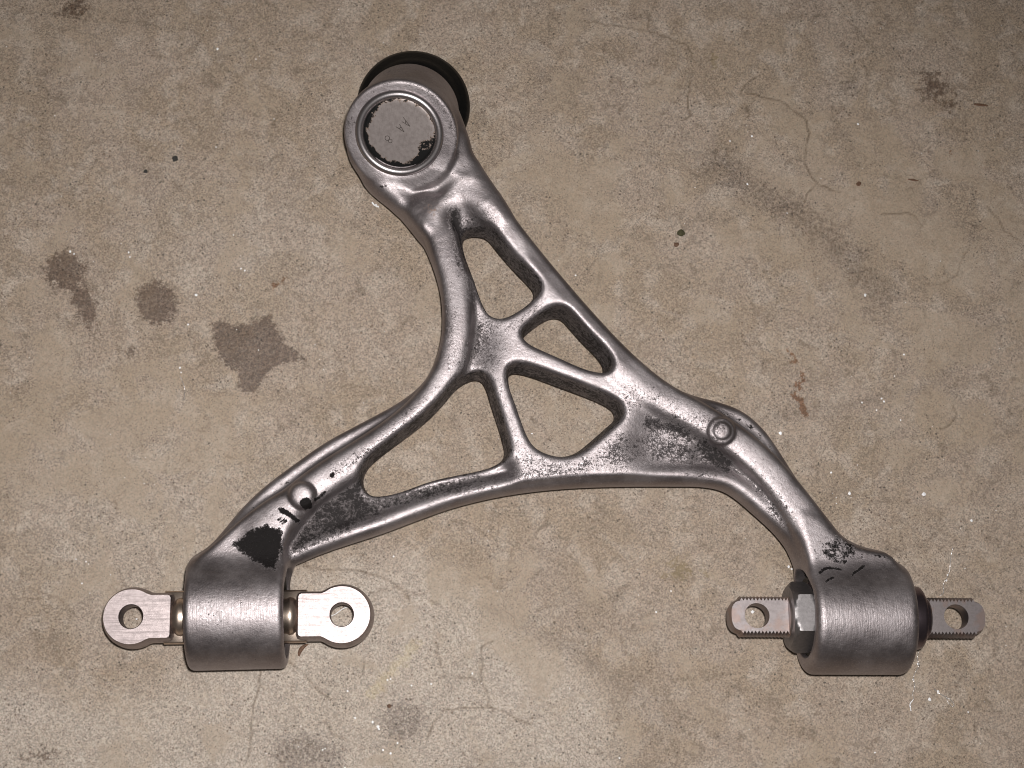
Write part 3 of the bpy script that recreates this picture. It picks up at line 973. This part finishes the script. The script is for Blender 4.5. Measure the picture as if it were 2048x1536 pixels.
    # trowel shade lines
    for l, r, a in (([(1500, 845), (1580, 828), (1690, 812), (1780, 790), (1880, 765), (1925, 700), (1990, 652)], 9, 0.75),
                    ([(1885, 770), (1915, 805), (1940, 820), (1980, 842), (2060, 870)], 7, 0.8), ([(1760, 862), (1820, 870), (1818, 960)], 8, 0.6),
                    ([(1775, 370), (1820, 405), (1880, 460)], 7, 0.7), ([(1820, 370), (1890, 430), (1950, 480)], 8, 0.6),
                    ([(1080, 100), (1090, 200), (1060, 300)], 14, 0.5), ([(1970, 1000), (2000, 940), (2060, 935)], 8, 0.6),
                    ([(1250, 1380), (1180, 1320), (1080, 1270), (980, 1215)], 14, 0.7), ([(1260, 1370), (1320, 1430), (1300, 1550)], 40, 0.45),
                    ([(1100, 1130), (1200, 1240), (1330, 1300)], 40, 0.35), ([(1830, 1400), (1870, 1425), (1910, 1430), (1902, 1480)], 4, 0.8)):
        shade = mx(shade, a * line(l, r, max(2.5, r * 0.2)))
    # cracks
    cr = [([(1312, 0), (1300, 28), (1296, 60), (1375, 88), (1392, 125)], 1), ([(1310, 62), (1240, 52), (1160, 40)], .7),
          ([(1383, 150), (1376, 190), (1376, 215), (1382, 230), (1365, 240)], 1),
          ([(1520, 150), (1495, 165), (1483, 182), (1490, 205), (1500, 228), (1485, 240)], .8), ([(1490, 185), (1560, 200), (1590, 222), (1612, 238), (1620, 265), (1612, 300), (1612, 330), (1622, 352), (1640, 370), (1680, 383)], 1),
          ([(1632, 368), (1616, 385), (1610, 402), (1598, 410)], .9), ([(1700, 45), (1720, 60), (1740, 85)], .6), ([(1770, 190), (1795, 208)], .7),
          ([(1975, 412), (2000, 440), (2010, 462), (2035, 478)], .8), ([(1765, 427), (1815, 424), (1830, 430), (1845, 450)], .8),
          ([(1940, 490), (1925, 520), (1915, 550), (1885, 567), (1850, 568)], .6),
          ([(522, 1335), (519, 1370), (510, 1400), (503, 1440), (500, 1490), (497, 1515)], 1), ([(575, 1322), (610, 1350), (640, 1385), (662, 1400)], .9),
          ([(728, 1322), (725, 1350)], .8), ([(650, 1445), (665, 1470), (695, 1480)], .6), ([(885, 1422), (868, 1445), (855, 1475)], .9),
          ([(885, 1422), (920, 1416), (975, 1413), (1012, 1425), (1060, 1450)], 1), ([(975, 1413), (978, 1395), (965, 1370), (940, 1355), (880, 1355)], .9),
          ([(890, 1350), (880, 1320), (875, 1290)], .7), ([(962, 1365), (965, 1320), (962, 1295), (985, 1283)], .8), ([(1200, 1510), (1225, 1490), (1240, 1440), (1225, 1400)], .5),
          ([(600, 1130), (650, 1140), (700, 1140), (760, 1152), (800, 1175), (820, 1200)], .8), ([(740, 1185), (790, 1175), (850, 1195), (880, 1210)], .7),
          ([(1190, 600), (1200, 560), (1195, 500)], .4), ([(20, 1160), (120, 1200), (150, 1230)], .5), ([(345, 880), (330, 940), (360, 1000)], .4),
          ([(1905, 810), (1915, 830), (1900, 850), (1880, 858)], .9), ([(1750, 855), (1755, 880), (1745, 920)], .6), ([(1500, 1100), (1560, 1130), (1590, 1150)], .4),
          ([(1950, 1100), (1990, 1180), (2048, 1210)], .4), ([(240, 60), (190, 110), (160, 190)], .35), ([(548, 232), (545, 255), (560, 220)], .5)]
    for l, a in cr:
        q = PM(l, 0)
        # jitter the path so it wanders like a real crack
        dense = [q[0]]
        for u, v in zip(q[:-1], q[1:]):
            n = max(1, int(np.hypot(*(v - u)) / 3.0))
            for k in range(1, n + 1):
                t = k / n
                dense.append(u + (v - u) * t + (rng.normal(0, 0.45, 2) if k < n else 0))
        dense = np.array(dense)
        d = seg_dist_local(Xm, Ym, dense)
        crack = mx(crack, a * np.clip(1.15 - d / 0.75, 0, 1))
    n = len(xs) * len(ys)
    V = np.zeros((n, 3), dtype=np.float32)
    V[:, 0], V[:, 1] = X.ravel(), Y.ravel()
    relief = (0.10 * np.sin(Xm * 0.05 + 1.3) * np.sin(Ym * 0.043) + 0.05 * np.sin(Xm * 0.17 + Ym * 0.11)) / 1000
    V[:, 2] = (relief - 0.00022 * crack - 0.0002).ravel()
    i, j = np.meshgrid(np.arange(len(xs) - 1), np.arange(len(ys) - 1), indexing='ij')
    a = (i * len(ys) + j).ravel()
    Q = np.stack([a, a + len(ys), a + len(ys) + 1, a + 1], 1).astype(np.int32)
    me = bpy.data.meshes.new("concrete_floor")
    me.vertices.add(n)
    me.vertices.foreach_set("co", V.ravel())
    me.loops.add(len(Q) * 4)
    me.loops.foreach_set("vertex_index", Q.ravel())
    me.polygons.add(len(Q))
    me.polygons.foreach_set("loop_start", np.arange(0, len(Q) * 4, 4, dtype=np.int32))
    me.update(calc_edges=True)
    me.polygons.foreach_set("use_smooth", [True] * len(Q))
    one = np.ones(n)
    for nm, ch in (("marks_a", (brown, grey, pale)), ("marks_b", (crack, rust, olive)), ("marks_c", (smooth, yel, shade))):
        at = me.color_attributes.new(nm, 'FLOAT_COLOR', 'POINT')
        at.data.foreach_set("color", np.stack([c.ravel() for c in ch] + [one], 1).astype(np.float32).ravel())
    o = link("concrete_floor", me, M_CONC)
    tag(o, "stained and finely cracked concrete floor under the control arm", kind="structure")

def seg_dist_local(X, Y, pts, reach=3.0):
    """distance to a polyline, evaluated only near it (fast)"""
    best = np.full(X.shape, 9.0)
    xs, ys = X[:, 0], Y[0, :]
    for a, b in zip(pts[:-1], pts[1:]):
        i0, i1 = np.searchsorted(xs, [min(a[0], b[0]) - reach, max(a[0], b[0]) + reach])
        j0, j1 = np.searchsorted(ys, [min(a[1], b[1]) - reach, max(a[1], b[1]) + reach])
        if i0 >= i1 or j0 >= j1:
            continue
        sx, sy = X[i0:i1, j0:j1], Y[i0:i1, j0:j1]
        d = b - a
        t = np.clip(((sx - a[0]) * d[0] + (sy - a[1]) * d[1]) / max(1e-9, d @ d), 0, 1)
        best[i0:i1, j0:j1] = np.minimum(best[i0:i1, j0:j1], np.hypot(sx - a[0] - t * d[0], sy - a[1] - t * d[1]))
    return best

build_floor()

# ------------------------------------------------------------------ the control arm
root = bpy.data.objects.new("control_arm", None)
COL.objects.link(root)
root.empty_display_size = 0.05
tag(root, "bare forged metal suspension control arm with four web holes lying on the concrete floor", "control arm")
J_TOP, J_BOT, J_AX = build_arm(root)

# ball joint: cap, crimped ring, boot
qj = J_AX.to_track_quat('Z', 'Y')
def on_axis(o, base, q):
    o.matrix_world = Matrix.Translation(base) @ q.to_matrix().to_4x4()
    return o

ct = P(799, 266, 0.0560)      # centre of the cap as seen
bm = bmesh.new()
prof = [(0.0208, -0.004), (0.0208, 0.0006)] + [(0.0233 + 0.0025 * math.cos(math.pi * (1 - k / 10)), 0.0006 + 0.0026 * math.sin(math.pi * k / 10)) for k in range(1, 10)] + [(0.0258, 0.0004), (0.0259, -0.004)]
lathe(bm, prof, 96)
ring = from_bm("crimped_ring", bm, M_RING, root, 60)
on_axis(ring, ct, qj)
bm = bmesh.new()
prof = [(0.0, 0.00055)] + [(r, 0.00055) for r in (0.003, 0.006, 0.009, 0.012, 0.014, 0.016, 0.018, 0.0195)] + [(0.0206, 0.0004), (0.0214, -0.0002), (0.0214, -0.003)]
lathe(bm, prof, 96)
cap = from_bm("cap_plate", bm, M_CAP, root, 60)
on_axis(cap, ct, qj)
mw = cap.matrix_world.copy()
col = []
bl = P(861, 312, ct.z)
for v in cap.data.vertices:
    w = mw @ v.co
    r = math.hypot(v.co.x, v.co.y)
    k = min(1, max(0, (r - 0.0145) / 0.0058))
    south = max(0.0, -(w.y - ct.y) / 0.02)
    west = max(0.0, -(w.x - ct.x) / 0.02)
    k = k * (0.54 + 0.58 * south + 0.24 * west)
    d = (w - bl).length
    k = max(k, 1.25 * min(1, max(0, 1.15 - d / 0.0105)))
    col.append((k, 0, 0, 1))
at = cap.data.color_attributes.new("wear", 'FLOAT_COLOR', 'POINT')
at.data.foreach_set("color", [c for q in col for c in q])

def stroke_obj(name, strokes, parent, mat, r, z, close=False):
    """thin dark strokes for the stamped grooves: short tubes sunk to half their depth in the plate"""
    bm = bmesh.new()
    for pts in strokes:
        n = len(pts)
        rings = []
        for i, p in enumerate(pts):
            a = Vector(pts[max(0, i - 1)])
            b = Vector(pts[min(n - 1, i + 1)])
            if close and pts[0] == pts[-1]:
                a = Vector(pts[i - 1]) if i > 0 else Vector(pts[-2])
                b = Vector(pts[i + 1]) if i < n - 1 else Vector(pts[1])
            t = (b - a).normalized()
            s = Vector((-t.y, t.x))
            rings.append([bm.verts.new((p[0] + s.x * r * c, p[1] + s.y * r * c, z + r * 0.5 * h)) for c, h in ((-1, -1), (-0.6, 0.35), (0, 0.5), (0.6, 0.35), (1, -1))])
        for A, B in zip(rings[:-1], rings[1:]):
            for k in range(4):
                bm.faces.new((A[k], A[k + 1], B[k + 1], B[k]))
    return from_bm(name, bm, mat, parent, 60)

inv = mw.inverted()
def loc2(px, py):
    """pixel -> local xy on the cap plane"""
    d = (P(px, py, 0) - CAM).normalized()
    nrm = J_AX
    t = (ct + nrm * 0.00055 - CAM).dot(nrm) / d.dot(nrm)
    q = inv @ (CAM + d * t)
    return (q.x, q.y)
def lerp(a, b, t):
    return (a[0] + (b[0] - a[0]) * t, a[1] + (b[1] - a[1]) * t)
def a_strokes(f1, f2, ap):
    return [[loc2(*f1), loc2(*ap)], [loc2(*f2), loc2(*ap)], [loc2(*lerp(f1, ap, .38)), loc2(*lerp(f2, ap, .38))]]
def ring_stroke(cx, cy, r):
    pts = [(cx + r * math.cos(a * math.pi / 8), cy + r * math.sin(a * math.pi / 8)) for a in range(16)]
    q = [loc2(*p) for p in pts]
    return q + [q[0]]
for ss in (a_strokes((806.5, 234.5), (804.5, 243.5), (820, 252.8)), a_strokes((799, 248.5), (791.5, 253.2), (808, 263.6)),
           [ring_stroke(774.6, 276.2, 4.5), ring_stroke(780.4, 282, 3.7)]):
    m_ = stroke_obj("stamped_character", ss, cap, M_STAMP, 0.00024, 0.0006, True)
    m_.matrix_parent_inverse = Matrix.Identity(4)

bc = P(827, 209, 0.008)
bm = bmesh.new()
lathe(bm, [(0.0, 0.0), (0.030, 0.0), (0.0336, 0.0012), (0.0348, 0.0045), (0.0344, 0.0080), (0.0322, 0.0105), (0.0290, 0.0125), (0.0265, 0.0150), (0.022, 0.019), (0.012, 0.022), (0, 0.022)], 96)
boot = from_bm("rubber_boot", bm, M_RUBBER, root, 50)
boot.location = (bc.x, bc.y, 0.0)

# ------------------------------------------------------------------ left pivot: cross pin with two flattened eyes
def frame(px, py, zmm, rot_x, rot_z=0.0):
    p = P(px, py, zmm / 1000)
    p.z = Z_PIVOT / 1000
    return Matrix.Translation(p) @ Matrix.Rotation(math.radians(rot_z), 4, 'Z') @ Matrix.Rotation(math.radians(rot_x), 4, 'X')

PX = (P(1001, 1235, 0.038) - P(1000, 1235, 0.038)).length        # metres per photo pixel at pivot height

def set_world(o, M):
    o.matrix_world = M
    return o

def tube_x(bm, prof, n=40):
    """profile of (x, radius) turned round local X"""
    rings = []
    for x, r in prof:
        if r < 1e-7:
            rings.append([bm.verts.new((x, 0, 0))])
        else:
            rings.append([bm.verts.new((x, r * math.cos(2 * math.pi * i / n), r * math.sin(2 * math.pi * i / n))) for i in range(n)])
    for a, b in zip(rings[:-1], rings[1:]):
        for i in range(n):
            j = (i + 1) % n
            if len(a) == 1:
                bm.faces.new((a[0], b[i], b[j]))
            elif len(b) == 1:
                bm.faces.new((a[i], a[j], b[0]))
            else:
                bm.faces.new((a[i], a[j], b[j], b[i]))

def rounded_end_bar(xe, cx, r, hw, sgn, fillet_n=5):
    """outline: disc of radius r at cx joined to a bar of half width hw reaching xe (towards the barrel); counter-clockwise"""
    # build pointing to -x (disc at left), mirrored afterwards if needed
    dx = math.sqrt(max(0, r * r - hw * hw))
    a = math.atan2(hw, dx)
    arc = circle(cx, 0, r, 60, a + 0.10, 2 * math.pi - a - 0.10, True)
    jo = [(cx + dx + 0.0012, -hw), (xe - 0.0016, -hw), (xe - 0.0005, -hw + 0.0005), (xe, -hw + 0.0016), (xe, hw - 0.0016), (xe - 0.0005, hw - 0.0005), (xe - 0.0016, hw), (cx + dx + 0.0012, hw)]
    pts = arc + jo
    if sgn < 0:
        pts = [(-x, y) for x, y in pts][::-1]
    return pts

# pin frames: origin in the middle of each barrel
FL = frame(471, 1233, 36, -4.0, 0.6)
bm = bmesh.new()
tube_x(bm, [(-126.5 * PX, 0), (-126.5 * PX, 0.0062), (-122 * PX, 0.0088), (-115 * PX, 0.0104), (-108 * PX, 0.0108), (-100 * PX, 0.0100), (100 * PX, 0.0100), (106 * PX, 0.0108), (113 * PX, 0.0104), (119 * PX, 0.0088), (123.5 * PX, 0.0062), (123.5 * PX, 0)])
pinL = from_bm("pivot_pin", bm, M_SHAFT, root, 50)
set_world(pinL, FL)
pinL["label"] = "cross pin with two bright round-ended eyes in the left barrel"
for sgn, cx, r, hw, xe in ((1, -203, 53.5, 42, -127), (-1, -210, 56, 42, -124)):
    o2 = rounded_end_bar(xe * PX, cx * PX, r * PX, hw * PX, sgn)
    hole = circle((cx if sgn > 0 else -cx) * PX, 0, 23 * PX, 48)
    bm = bmesh.new()
    plate(bm, o2, [hole], [(-0.0065, 0.0016), (-0.0055, 0.0021), (-0.0005, 0.0019), (0.0045, 0.0009), (0.0062, 0.0004), (0.0070, 0.0)],
          [(-0.0065, 0.0), (-0.0055, 0.0), (-0.0005, 0), (0.0045, 0), (0.0064, 0.0), (0.0070, 0.0004)])
    lg = from_bm("pin_eye", bm, M_LUG, pinL, 35)
    lg.matrix_parent_inverse = Matrix.Identity(4)
    # shoulder that carries the eye into the barrel, lower than the machined flat
    bm = bmesh.new()
    x0, x1 = sorted(((xe - 15) * PX * sgn, -88 * PX * sgn))
    tot = [(x0, -0.0148), (x1, -0.0148), (x1, 0.0148), (x0, 0.0148)]
    plate(bm, tot, [], [(-0.0062, -0.001), (-0.0050, 0.0), (-0.0010, 0.0), (0.0004, -0.0012)])
    sh = from_bm("pin_shoulder", bm, M_SHAFT, pinL, 50)
    sh.matrix_parent_inverse = Matrix.Identity(4)

def bush_rubber(px0, px1, yc, rr):
    for px, s in ((px0, 1), (px1, -1)):
        c = P(px, yc, (Z_PIVOT + 14) / 1000)
        bm = bmesh.new()
        tube_x(bm, [(0.0035 * s, 0), (0.0035 * s, 0.0100), (0.0022 * s, 0.0125), (0.0044 * s, 0.017), (0.0030 * s, 0.0215), (0.0020 * s, 0.0235), (0.0046 * s, 0.0254), (0.0060 * s, 0.0254)], 56)
        o = from_bm("bushing_rubber", bm, M_RUBBER, root, 50)
        yy = (P(px0, yc, (Z_PIVOT + 14) / 1000).y + P(px1, yc, (Z_PIVOT + 14) / 1000).y) / 2
        o.location = (c.x, yy, rr / 1000)
bush_rubber(373, 570, 1225, 31.6)
bush_rubber(1620, 1823, 1237, 31.8)

# ------------------------------------------------------------------ right pivot: threaded bar with flats, nut and collar
FR = frame(1722, 1235, 36, -8.0, -0.3)
def threaded_eye(x_in, x_out, hx, hr):
    """flattened threaded bar: toothed long sides, rounded outer end"""
    pitch, dep, hw = 7.25 * PX, 0.0016, 37 * PX
    s = 1 if x_out > x_in else -1
    Lb = abs(x_out - x_in)
    rc = 17 * PX
    top = []
    n = int((Lb - rc) / pitch)
    side = []
    for k in range(n):
        side.append((k * pitch, hw - dep))
        side.append((k * pitch + pitch * 0.5, hw + 0.0001))
    side.append((n * pitch, hw - dep))
    end = []
    for a in range(0, 13):
        # superellipse-like rounded end
        t = math.pi / 2 * (1 - a / 6)
        ex = Lb - rc * 1.35 + rc * 1.35 * max(0, math.cos(t)) ** 0.8
        ey = (hw - dep) * (1 if t > 0 else -1) * abs(math.sin(t)) ** 0.75 if abs(t) > 1e-6 else 0
        end.append((ex, ey))
    up = side + end + [(x, -y) for x, y in side[::-1]]
    pts = [(x_in + s * x, y) for x, y in up]
    # counter-clockwise
    area = sum(pts[i][0] * pts[(i + 1) % len(pts)][1] - pts[(i + 1) % len(pts)][0] * pts[i][1] for i in range(len(pts)))
    if area < 0:
        pts = pts[::-1]
    hole = circle(hx, 0, hr, 44)
    bm = bmesh.new()
    h = 0.0052
    # plain offset along y only keeps the teeth crisp
    rings = []
    for z, dy in ((-h, -0.0004), (-h * 0.86, 0.0002), (-h * 0.3, 0.0011), (h * 0.3, 0.0011), (h * 0.86, 0.0002), (h, -0.0004)):
        rings.append([bm.verts.new((x + 0.10 * z, y * (1 + dy / hw), z)) for x, y in pts])
    for a, b in zip(rings[:-1], rings[1:]):
        m = len(a)
        for i in range(m):
            j = (i + 1) % m
            bm.faces.new((a[i], a[j], b[j], b[i]))
    hr_ = []
    for z, g in ((-h, 1.03), (-h * 0.85, 1.0), (h * 0.85, 1.0), (h, 1.035)):
        hr_.append([bm.verts.new((hx + (x - hx) * g, y * g, z)) for x, y in hole])
    for a, b in zip(hr_[:-1], hr_[1:]):
        m = len(a)
        for i in range(m):
            j = (i + 1) % m
            bm.faces.new((a[i], a[j], b[j], b[i]))
    for k in (0, -1):
        ed = []
        for r in (rings[k], hr_[k]):
            for i in range(len(r)):
                ed.append(bm.edges.get((r[i], r[(i + 1) % len(r)])))
        bmesh.ops.triangle_fill(bm, edges=ed, use_beauty=True)
    return bm

bm = bmesh.new()
prof = []
x = -150 * PX
prof.append((x, 0))
prof.append((x, 0.0095))
while x < 138 * PX:
    prof.append((x, 0.0110))
    prof.append((x + 3.6 * PX, 0.0118))
    x += 7.25 * PX
prof += [(140 * PX, 0.0110), (140 * PX, 0)]
tube_x(bm, prof, 40)
pinR = from_bm("pivot_pin", bm, M_PIN, root, 30)
set_world(pinR, FR)
pinR["label"] = "threaded cross pin with flattened toothed ends in the right barrel"
for xi, xo, hx in ((-148, -268, -214), (134, 254, 196)):
    bm = threaded_eye(xi * PX, xo * PX, hx * PX, 24.5 * PX)
    o = from_bm("pin_eye", bm, M_PIN, pinR, 28)
    o.matrix_parent_inverse = Matrix.Identity(4)

# nut: hexagon with turned-down corners
bm = bmesh.new()
AF = 0.0358 / 2
Rn = AF / math.cos(math.pi / 6)
nx0, nx1 = -147 * PX, -99 * PX
prof_x = np.linspace(0, 1, 13)
NSEG = 96
rings = []
for t in prof_x:
    xx = nx0 + (nx1 - nx0) * t
    d = min(t, 1 - t) * (nx1 - nx0)
    lim = AF * 0.985 + min(Rn * 1.01 - AF * 0.985, max(0.0, d * 1.05))
    rr_ = []
    for i in range(NSEG):
        a = 2 * math.pi * i / NSEG
        loc_a = (a + math.pi / 6) % (math.pi / 3) - math.pi / 6
        hexr = AF / math.cos(loc_a)
        r = min(hexr, lim)
        rr_.append(bm.verts.new((xx, r * math.sin(a), r * math.cos(a))))
    rings.append(rr_)
for a, b in zip(rings[:-1], rings[1:]):
    for i in range(NSEG):
        j = (i + 1) % NSEG
        bm.faces.new((a[i], a[j], b[j], b[i]))
for rg, xx in ((rings[0], nx0), (rings[-1], nx1)):
    c = bm.verts.new((xx, 0, 0))
    for i in range(NSEG):
        bm.faces.new((rg[i], rg[(i + 1) % NSEG], c))
nut = from_bm("hex_nut", bm, M_NUT, pinR, 24)
nut.matrix_parent_inverse = Matrix.Identity(4)
# washer plate behind the nut
bm = bmesh.new()
tube_x(bm, [(-104 * PX, 0.010), (-104 * PX, 0.0198), (-102 * PX, 0.0204), (-95 * PX, 0.0204), (-94 * PX, 0.010)], 64)
wa = from_bm("washer", bm, M_DARKM, pinR, 40)
wa.matrix_parent_inverse = Matrix.Identity(4)
# collar on the far side
bm = bmesh.new()
tube_x(bm, [(96 * PX, 0.008), (96 * PX, 0.0180), (118 * PX, 0.0182), (123 * PX, 0.0178), (126 * PX, 0.0168), (128 * PX, 0.0150), (129 * PX, 0.0132), (136 * PX, 0.0124), (136.5 * PX, 0.008)], 72)
co = from_bm("collar", bm, M_DARKM, pinR, 40)
co.matrix_parent_inverse = Matrix.Identity(4)

# ------------------------------------------------------------------ litter on the floor
def needle(name, px0, py0, px1, py1, wpx, mat, label, cat, bend=0.0, group=None):
    a, b = P(px0, py0, 0.0008), P(px1, py1, 0.0008)
    d = b - a
    n = Vector((-d.y, d.x, 0)).normalized()
    bm = bmesh.new()
    rings = []
    K = 7
    for i in range(K + 1):
        t = i / K
        c = a + d * t + n * bend * math.sin(math.pi * t) * d.length
        w = wpx * 0.00015 * (0.35 + 0.65 * math.sin(math.pi * min(1, max(0, t * 0.9 + 0.08))))
        rings.append([bm.verts.new((c.x - a.x + n.x * w * math.cos(q), c.y - a.y + n.y * w * math.cos(q), 0.0006 + 0.5 * w * math.sin(q))) for q in [k * math.pi / 3 for k in range(6)]])
    for A, B in zip(rings[:-1], rings[1:]):
        for k in range(6):
            bm.faces.new((A[k], A[(k + 1) % 6], B[(k + 1) % 6], B[k]))
    bm.faces.new(rings[0])
    bm.faces.new(rings[-1])
    o = from_bm(name, bm, mat, None, 60)
    o.location = (a.x, a.y, 0)
    tag(o, label, cat, group)
    return o

needle("plant_debris", 1948, 208, 1976, 211, 6, M_TWIG, "thin brown plant sliver on concrete near the dark round stain at upper right", "plant debris")
needle("plant_debris", 1816, 358, 1837, 361, 4, M_TWIG, "short reddish plant sliver on bare concrete right of the long curved crack", "plant debris")
needle("plant_debris", 597, 1312, 616, 1288, 8, M_TWIG, "curled brown plant scrap just below the bright eye right of the left barrel", "plant debris", 0.15)

def crumb(name, px, py, rpx, mat, label, cat, sq=0.6, seed=0):
    r = rpx * 0.0003
    rr = random.Random(seed)
    bm = bmesh.new()
    bmesh.ops.create_icosphere(bm, subdivisions=2, radius=r)
    for v in bm.verts:
        k = 1 + rr.uniform(-0.35, 0.35)
        v.co = Vector((v.co.x * k, v.co.y * k, v.co.z * sq * k + r * sq * 0.7))
    c = P(px, py, 0)
    o = from_bm(name, bm, mat, None, 30)
    o.location = (c.x, c.y, 0)
    tag(o, label, cat)
    return o
crumb("moss_clump", 1362, 467, 7, M_MOSS, "small dark green moss clump on concrete right of the upper arm", "moss", 0.4, 3)
crumb("debris_crumb", 1352, 489, 5, M_TWIG, "brown crumb on concrete just below the green moss clump", "debris", 0.4, 4)
crumb("grit_crumb", 350, 318, 5.5, M_GRIT, "dark crumb on concrete, left of the ball joint and bigger than the one beside it", "grit", 0.4, 5)
crumb("grit_crumb", 291, 343, 4, M_GRIT, "small dark crumb lower left of the bigger dark crumb at upper left", "grit", 0.4, 6)
crumb("grit_crumb", 778, 1412, 4, M_TWIG, "tiny red-brown crumb on pale concrete below the left pivot", "grit", 0.5, 8)
crumb("grit_crumb", 1717, 368, 5, M_TWIG, "tiny brown crumb on concrete right of the long curved crack", "grit", 0.5, 9)

# pale chips and shavings, far too many and too small to count
def chips():
    bm = bmesh.new()
    known = [(140, 503, 4), (148, 508, 3), (435, 98, 4), (512, 118, 3), (519, 112, 2), (432, 294, 3), (310, 290, 2), (752, 410, 6), (257, 505, 4), (260, 514, 3), (467, 470, 3),
             (482, 537, 5), (490, 541, 4), (392, 590, 4), (360, 735, 4), (362, 745, 3), (376, 649, 3), (1504, 272, 4), (1495, 368, 4), (1716, 248, 4), (1574, 426, 3), (1642, 357, 2),
             (1730, 590, 5), (1811, 605, 2), (1763, 797, 4), (1768, 803, 4), (1753, 820, 3), (1724, 805, 3), (1801, 840, 4), (1789, 752, 3), (1808, 709, 3), (1699, 987, 5),
             (1848, 989, 7), (1942, 1041, 4), (1662, 945, 3), (1561, 866, 5), (1715, 930, 2), (1577, 1133, 5), (1583, 1138, 4), (1943, 1041, 4), (1342, 1182, 3), (1312, 1224, 3),
             (1505, 1224, 5), (1895, 1150, 4), (1892, 1161, 4), (1836, 1328, 4), (1827, 1359, 4), (1859, 1399, 7), (1876, 1384, 5), (1936, 1424, 3), (1750, 1505, 3), (273, 1238, 4),
             (1147, 637, 3), (1151, 551, 3), (1064, 867, 3), (1165, 878, 2), (152, 1118, 3), (172, 1123, 3), (177, 1128, 2), (164, 1167, 3), (775, 1360, 4), (781, 1358, 3),
             (823, 1371, 3), (695, 1382, 4), (745, 1444, 4), (756, 1453, 5), (758, 1458, 4), (862, 1368, 3), (945, 1347, 3), (710, 1436, 4), (645, 1500, 4), (650, 1497, 3),
             (795, 1486, 3), (781, 1507, 4), (1167, 949, 3), (1150, 951, 2), (1239, 1516, 3), (690, 1536, 4), (766, 1500, 3), (1880, 660, 2), (787, 1113, 3), (1390, 375, 2), (1460, 282, 3)]
    r = random.Random(5)
    lst = [(a, b, c) for a, b, c in known]
    for _ in range(230):
        lst.append((r.uniform(0, 2048), r.uniform(0, 1536), r.uniform(0.9, 1.8)))
    for px, py, s in lst:
        c = P(px, py, 0)
        q = s * 0.00017 * r.uniform(0.8, 1.2)
        base = [bm.verts.new((c.x + q * r.uniform(0.7, 1.4) * math.cos(a), c.y + q * r.uniform(0.7, 1.4) * math.sin(a), 0.00005)) for a in (0.3, 1.6, 3.0, 4.4, 5.4)]
        apex = bm.verts.new((c.x + q * r.uniform(-.3, .3), c.y + q * r.uniform(-.3, .3), q * r.uniform(0.15, 0.5) + 0.0001))
        for i in range(5):
            bm.faces.new((base[i], base[(i + 1) % 5], apex))
    o = from_bm("bright_grit", bm, M_CHIP, None, 5)
    tag(o, "scattered tiny bright chips and glass grit on the concrete floor", kind="stuff")
chips()

def wire(name, pts, rad, mat, label, cat):
    """thin curled thread lying on the floor"""
    q = chaikin(np.array([[P(a, b, 0).x, P(a, b, 0).y] for a, b in pts]), 3, False)
    bm = bmesh.new()
    rings = []
    for i in range(len(q)):
        t = q[min(i + 1, len(q) - 1)] - q[max(i - 1, 0)]
        t = t / max(1e-9, np.hypot(*t))
        z = 0.0005 + 0.0003 * math.sin(i * 0.55)
        rings.append([bm.verts.new((q[i, 0] - q[0, 0] - t[1] * rad * math.cos(a), q[i, 1] - q[0, 1] + t[0] * rad * math.cos(a), z + rad * math.sin(a))) for a in [k * math.pi / 3 for k in range(6)]])
    for A, B in zip(rings[:-1], rings[1:]):
        for k in range(6):
            bm.faces.new((A[k], A[(k + 1) % 6], B[(k + 1) % 6], B[k]))
    o = from_bm(name, bm, mat, None, 60)
    o.location = (q[0, 0], q[0, 1], 0)
    tag(o, label, cat)
M_THREAD = mat_simple("clear_thread", (0.55, 0.52, 0.50), 0.22, 0.6, 0.2, 0.5)
wire("plastic_thread", [(1905, 1095), (1900, 1120), (1898, 1150), (1888, 1163), (1885, 1175), (1888, 1186), (1878, 1192)], 0.00022, M_THREAD, "fine translucent thread above the threaded eye at far right", "thread")
wire("plastic_thread", [(1836, 1303), (1834, 1320), (1838, 1332), (1829, 1345), (1826, 1360), (1830, 1375), (1824, 1385), (1827, 1398), (1820, 1408), (1822, 1420)], 0.00022, M_THREAD, "fine translucent thread running down beside the right barrel", "thread")
wire("plastic_thread", [(1868, 1378), (1876, 1386), (1890, 1393), (1904, 1402), (1909, 1410), (1903, 1414), (1895, 1405), (1892, 1393)], 0.00026, M_THREAD, "looped shiny thread curl on concrete below the right barrel", "thread")
wire("metal_shaving", [(1825, 1400), (1818, 1410), (1822, 1422)], 0.00028, M_CHIP, "tiny pale crescent shaving under the fine thread by the right barrel", "shaving")
wire("metal_shaving", [(744, 405), (750, 412), (758, 414)], 0.0005, M_CHIP, "pale crescent shaving on concrete left of the upper arm", "shaving")
wire("metal_shaving", [(662, 1232), (672, 1228), (679, 1222), (688, 1216), (696, 1214)], 0.00022, M_CHIP, "thin pale shaving seen through the right hole of the left pin", "shaving")
wire("plastic_thread", [(360, 752), (366, 765), (371, 780), (368, 800)], 0.00018, M_THREAD, "fine hair-like thread on concrete lower left of the heart-shaped stain", "thread")
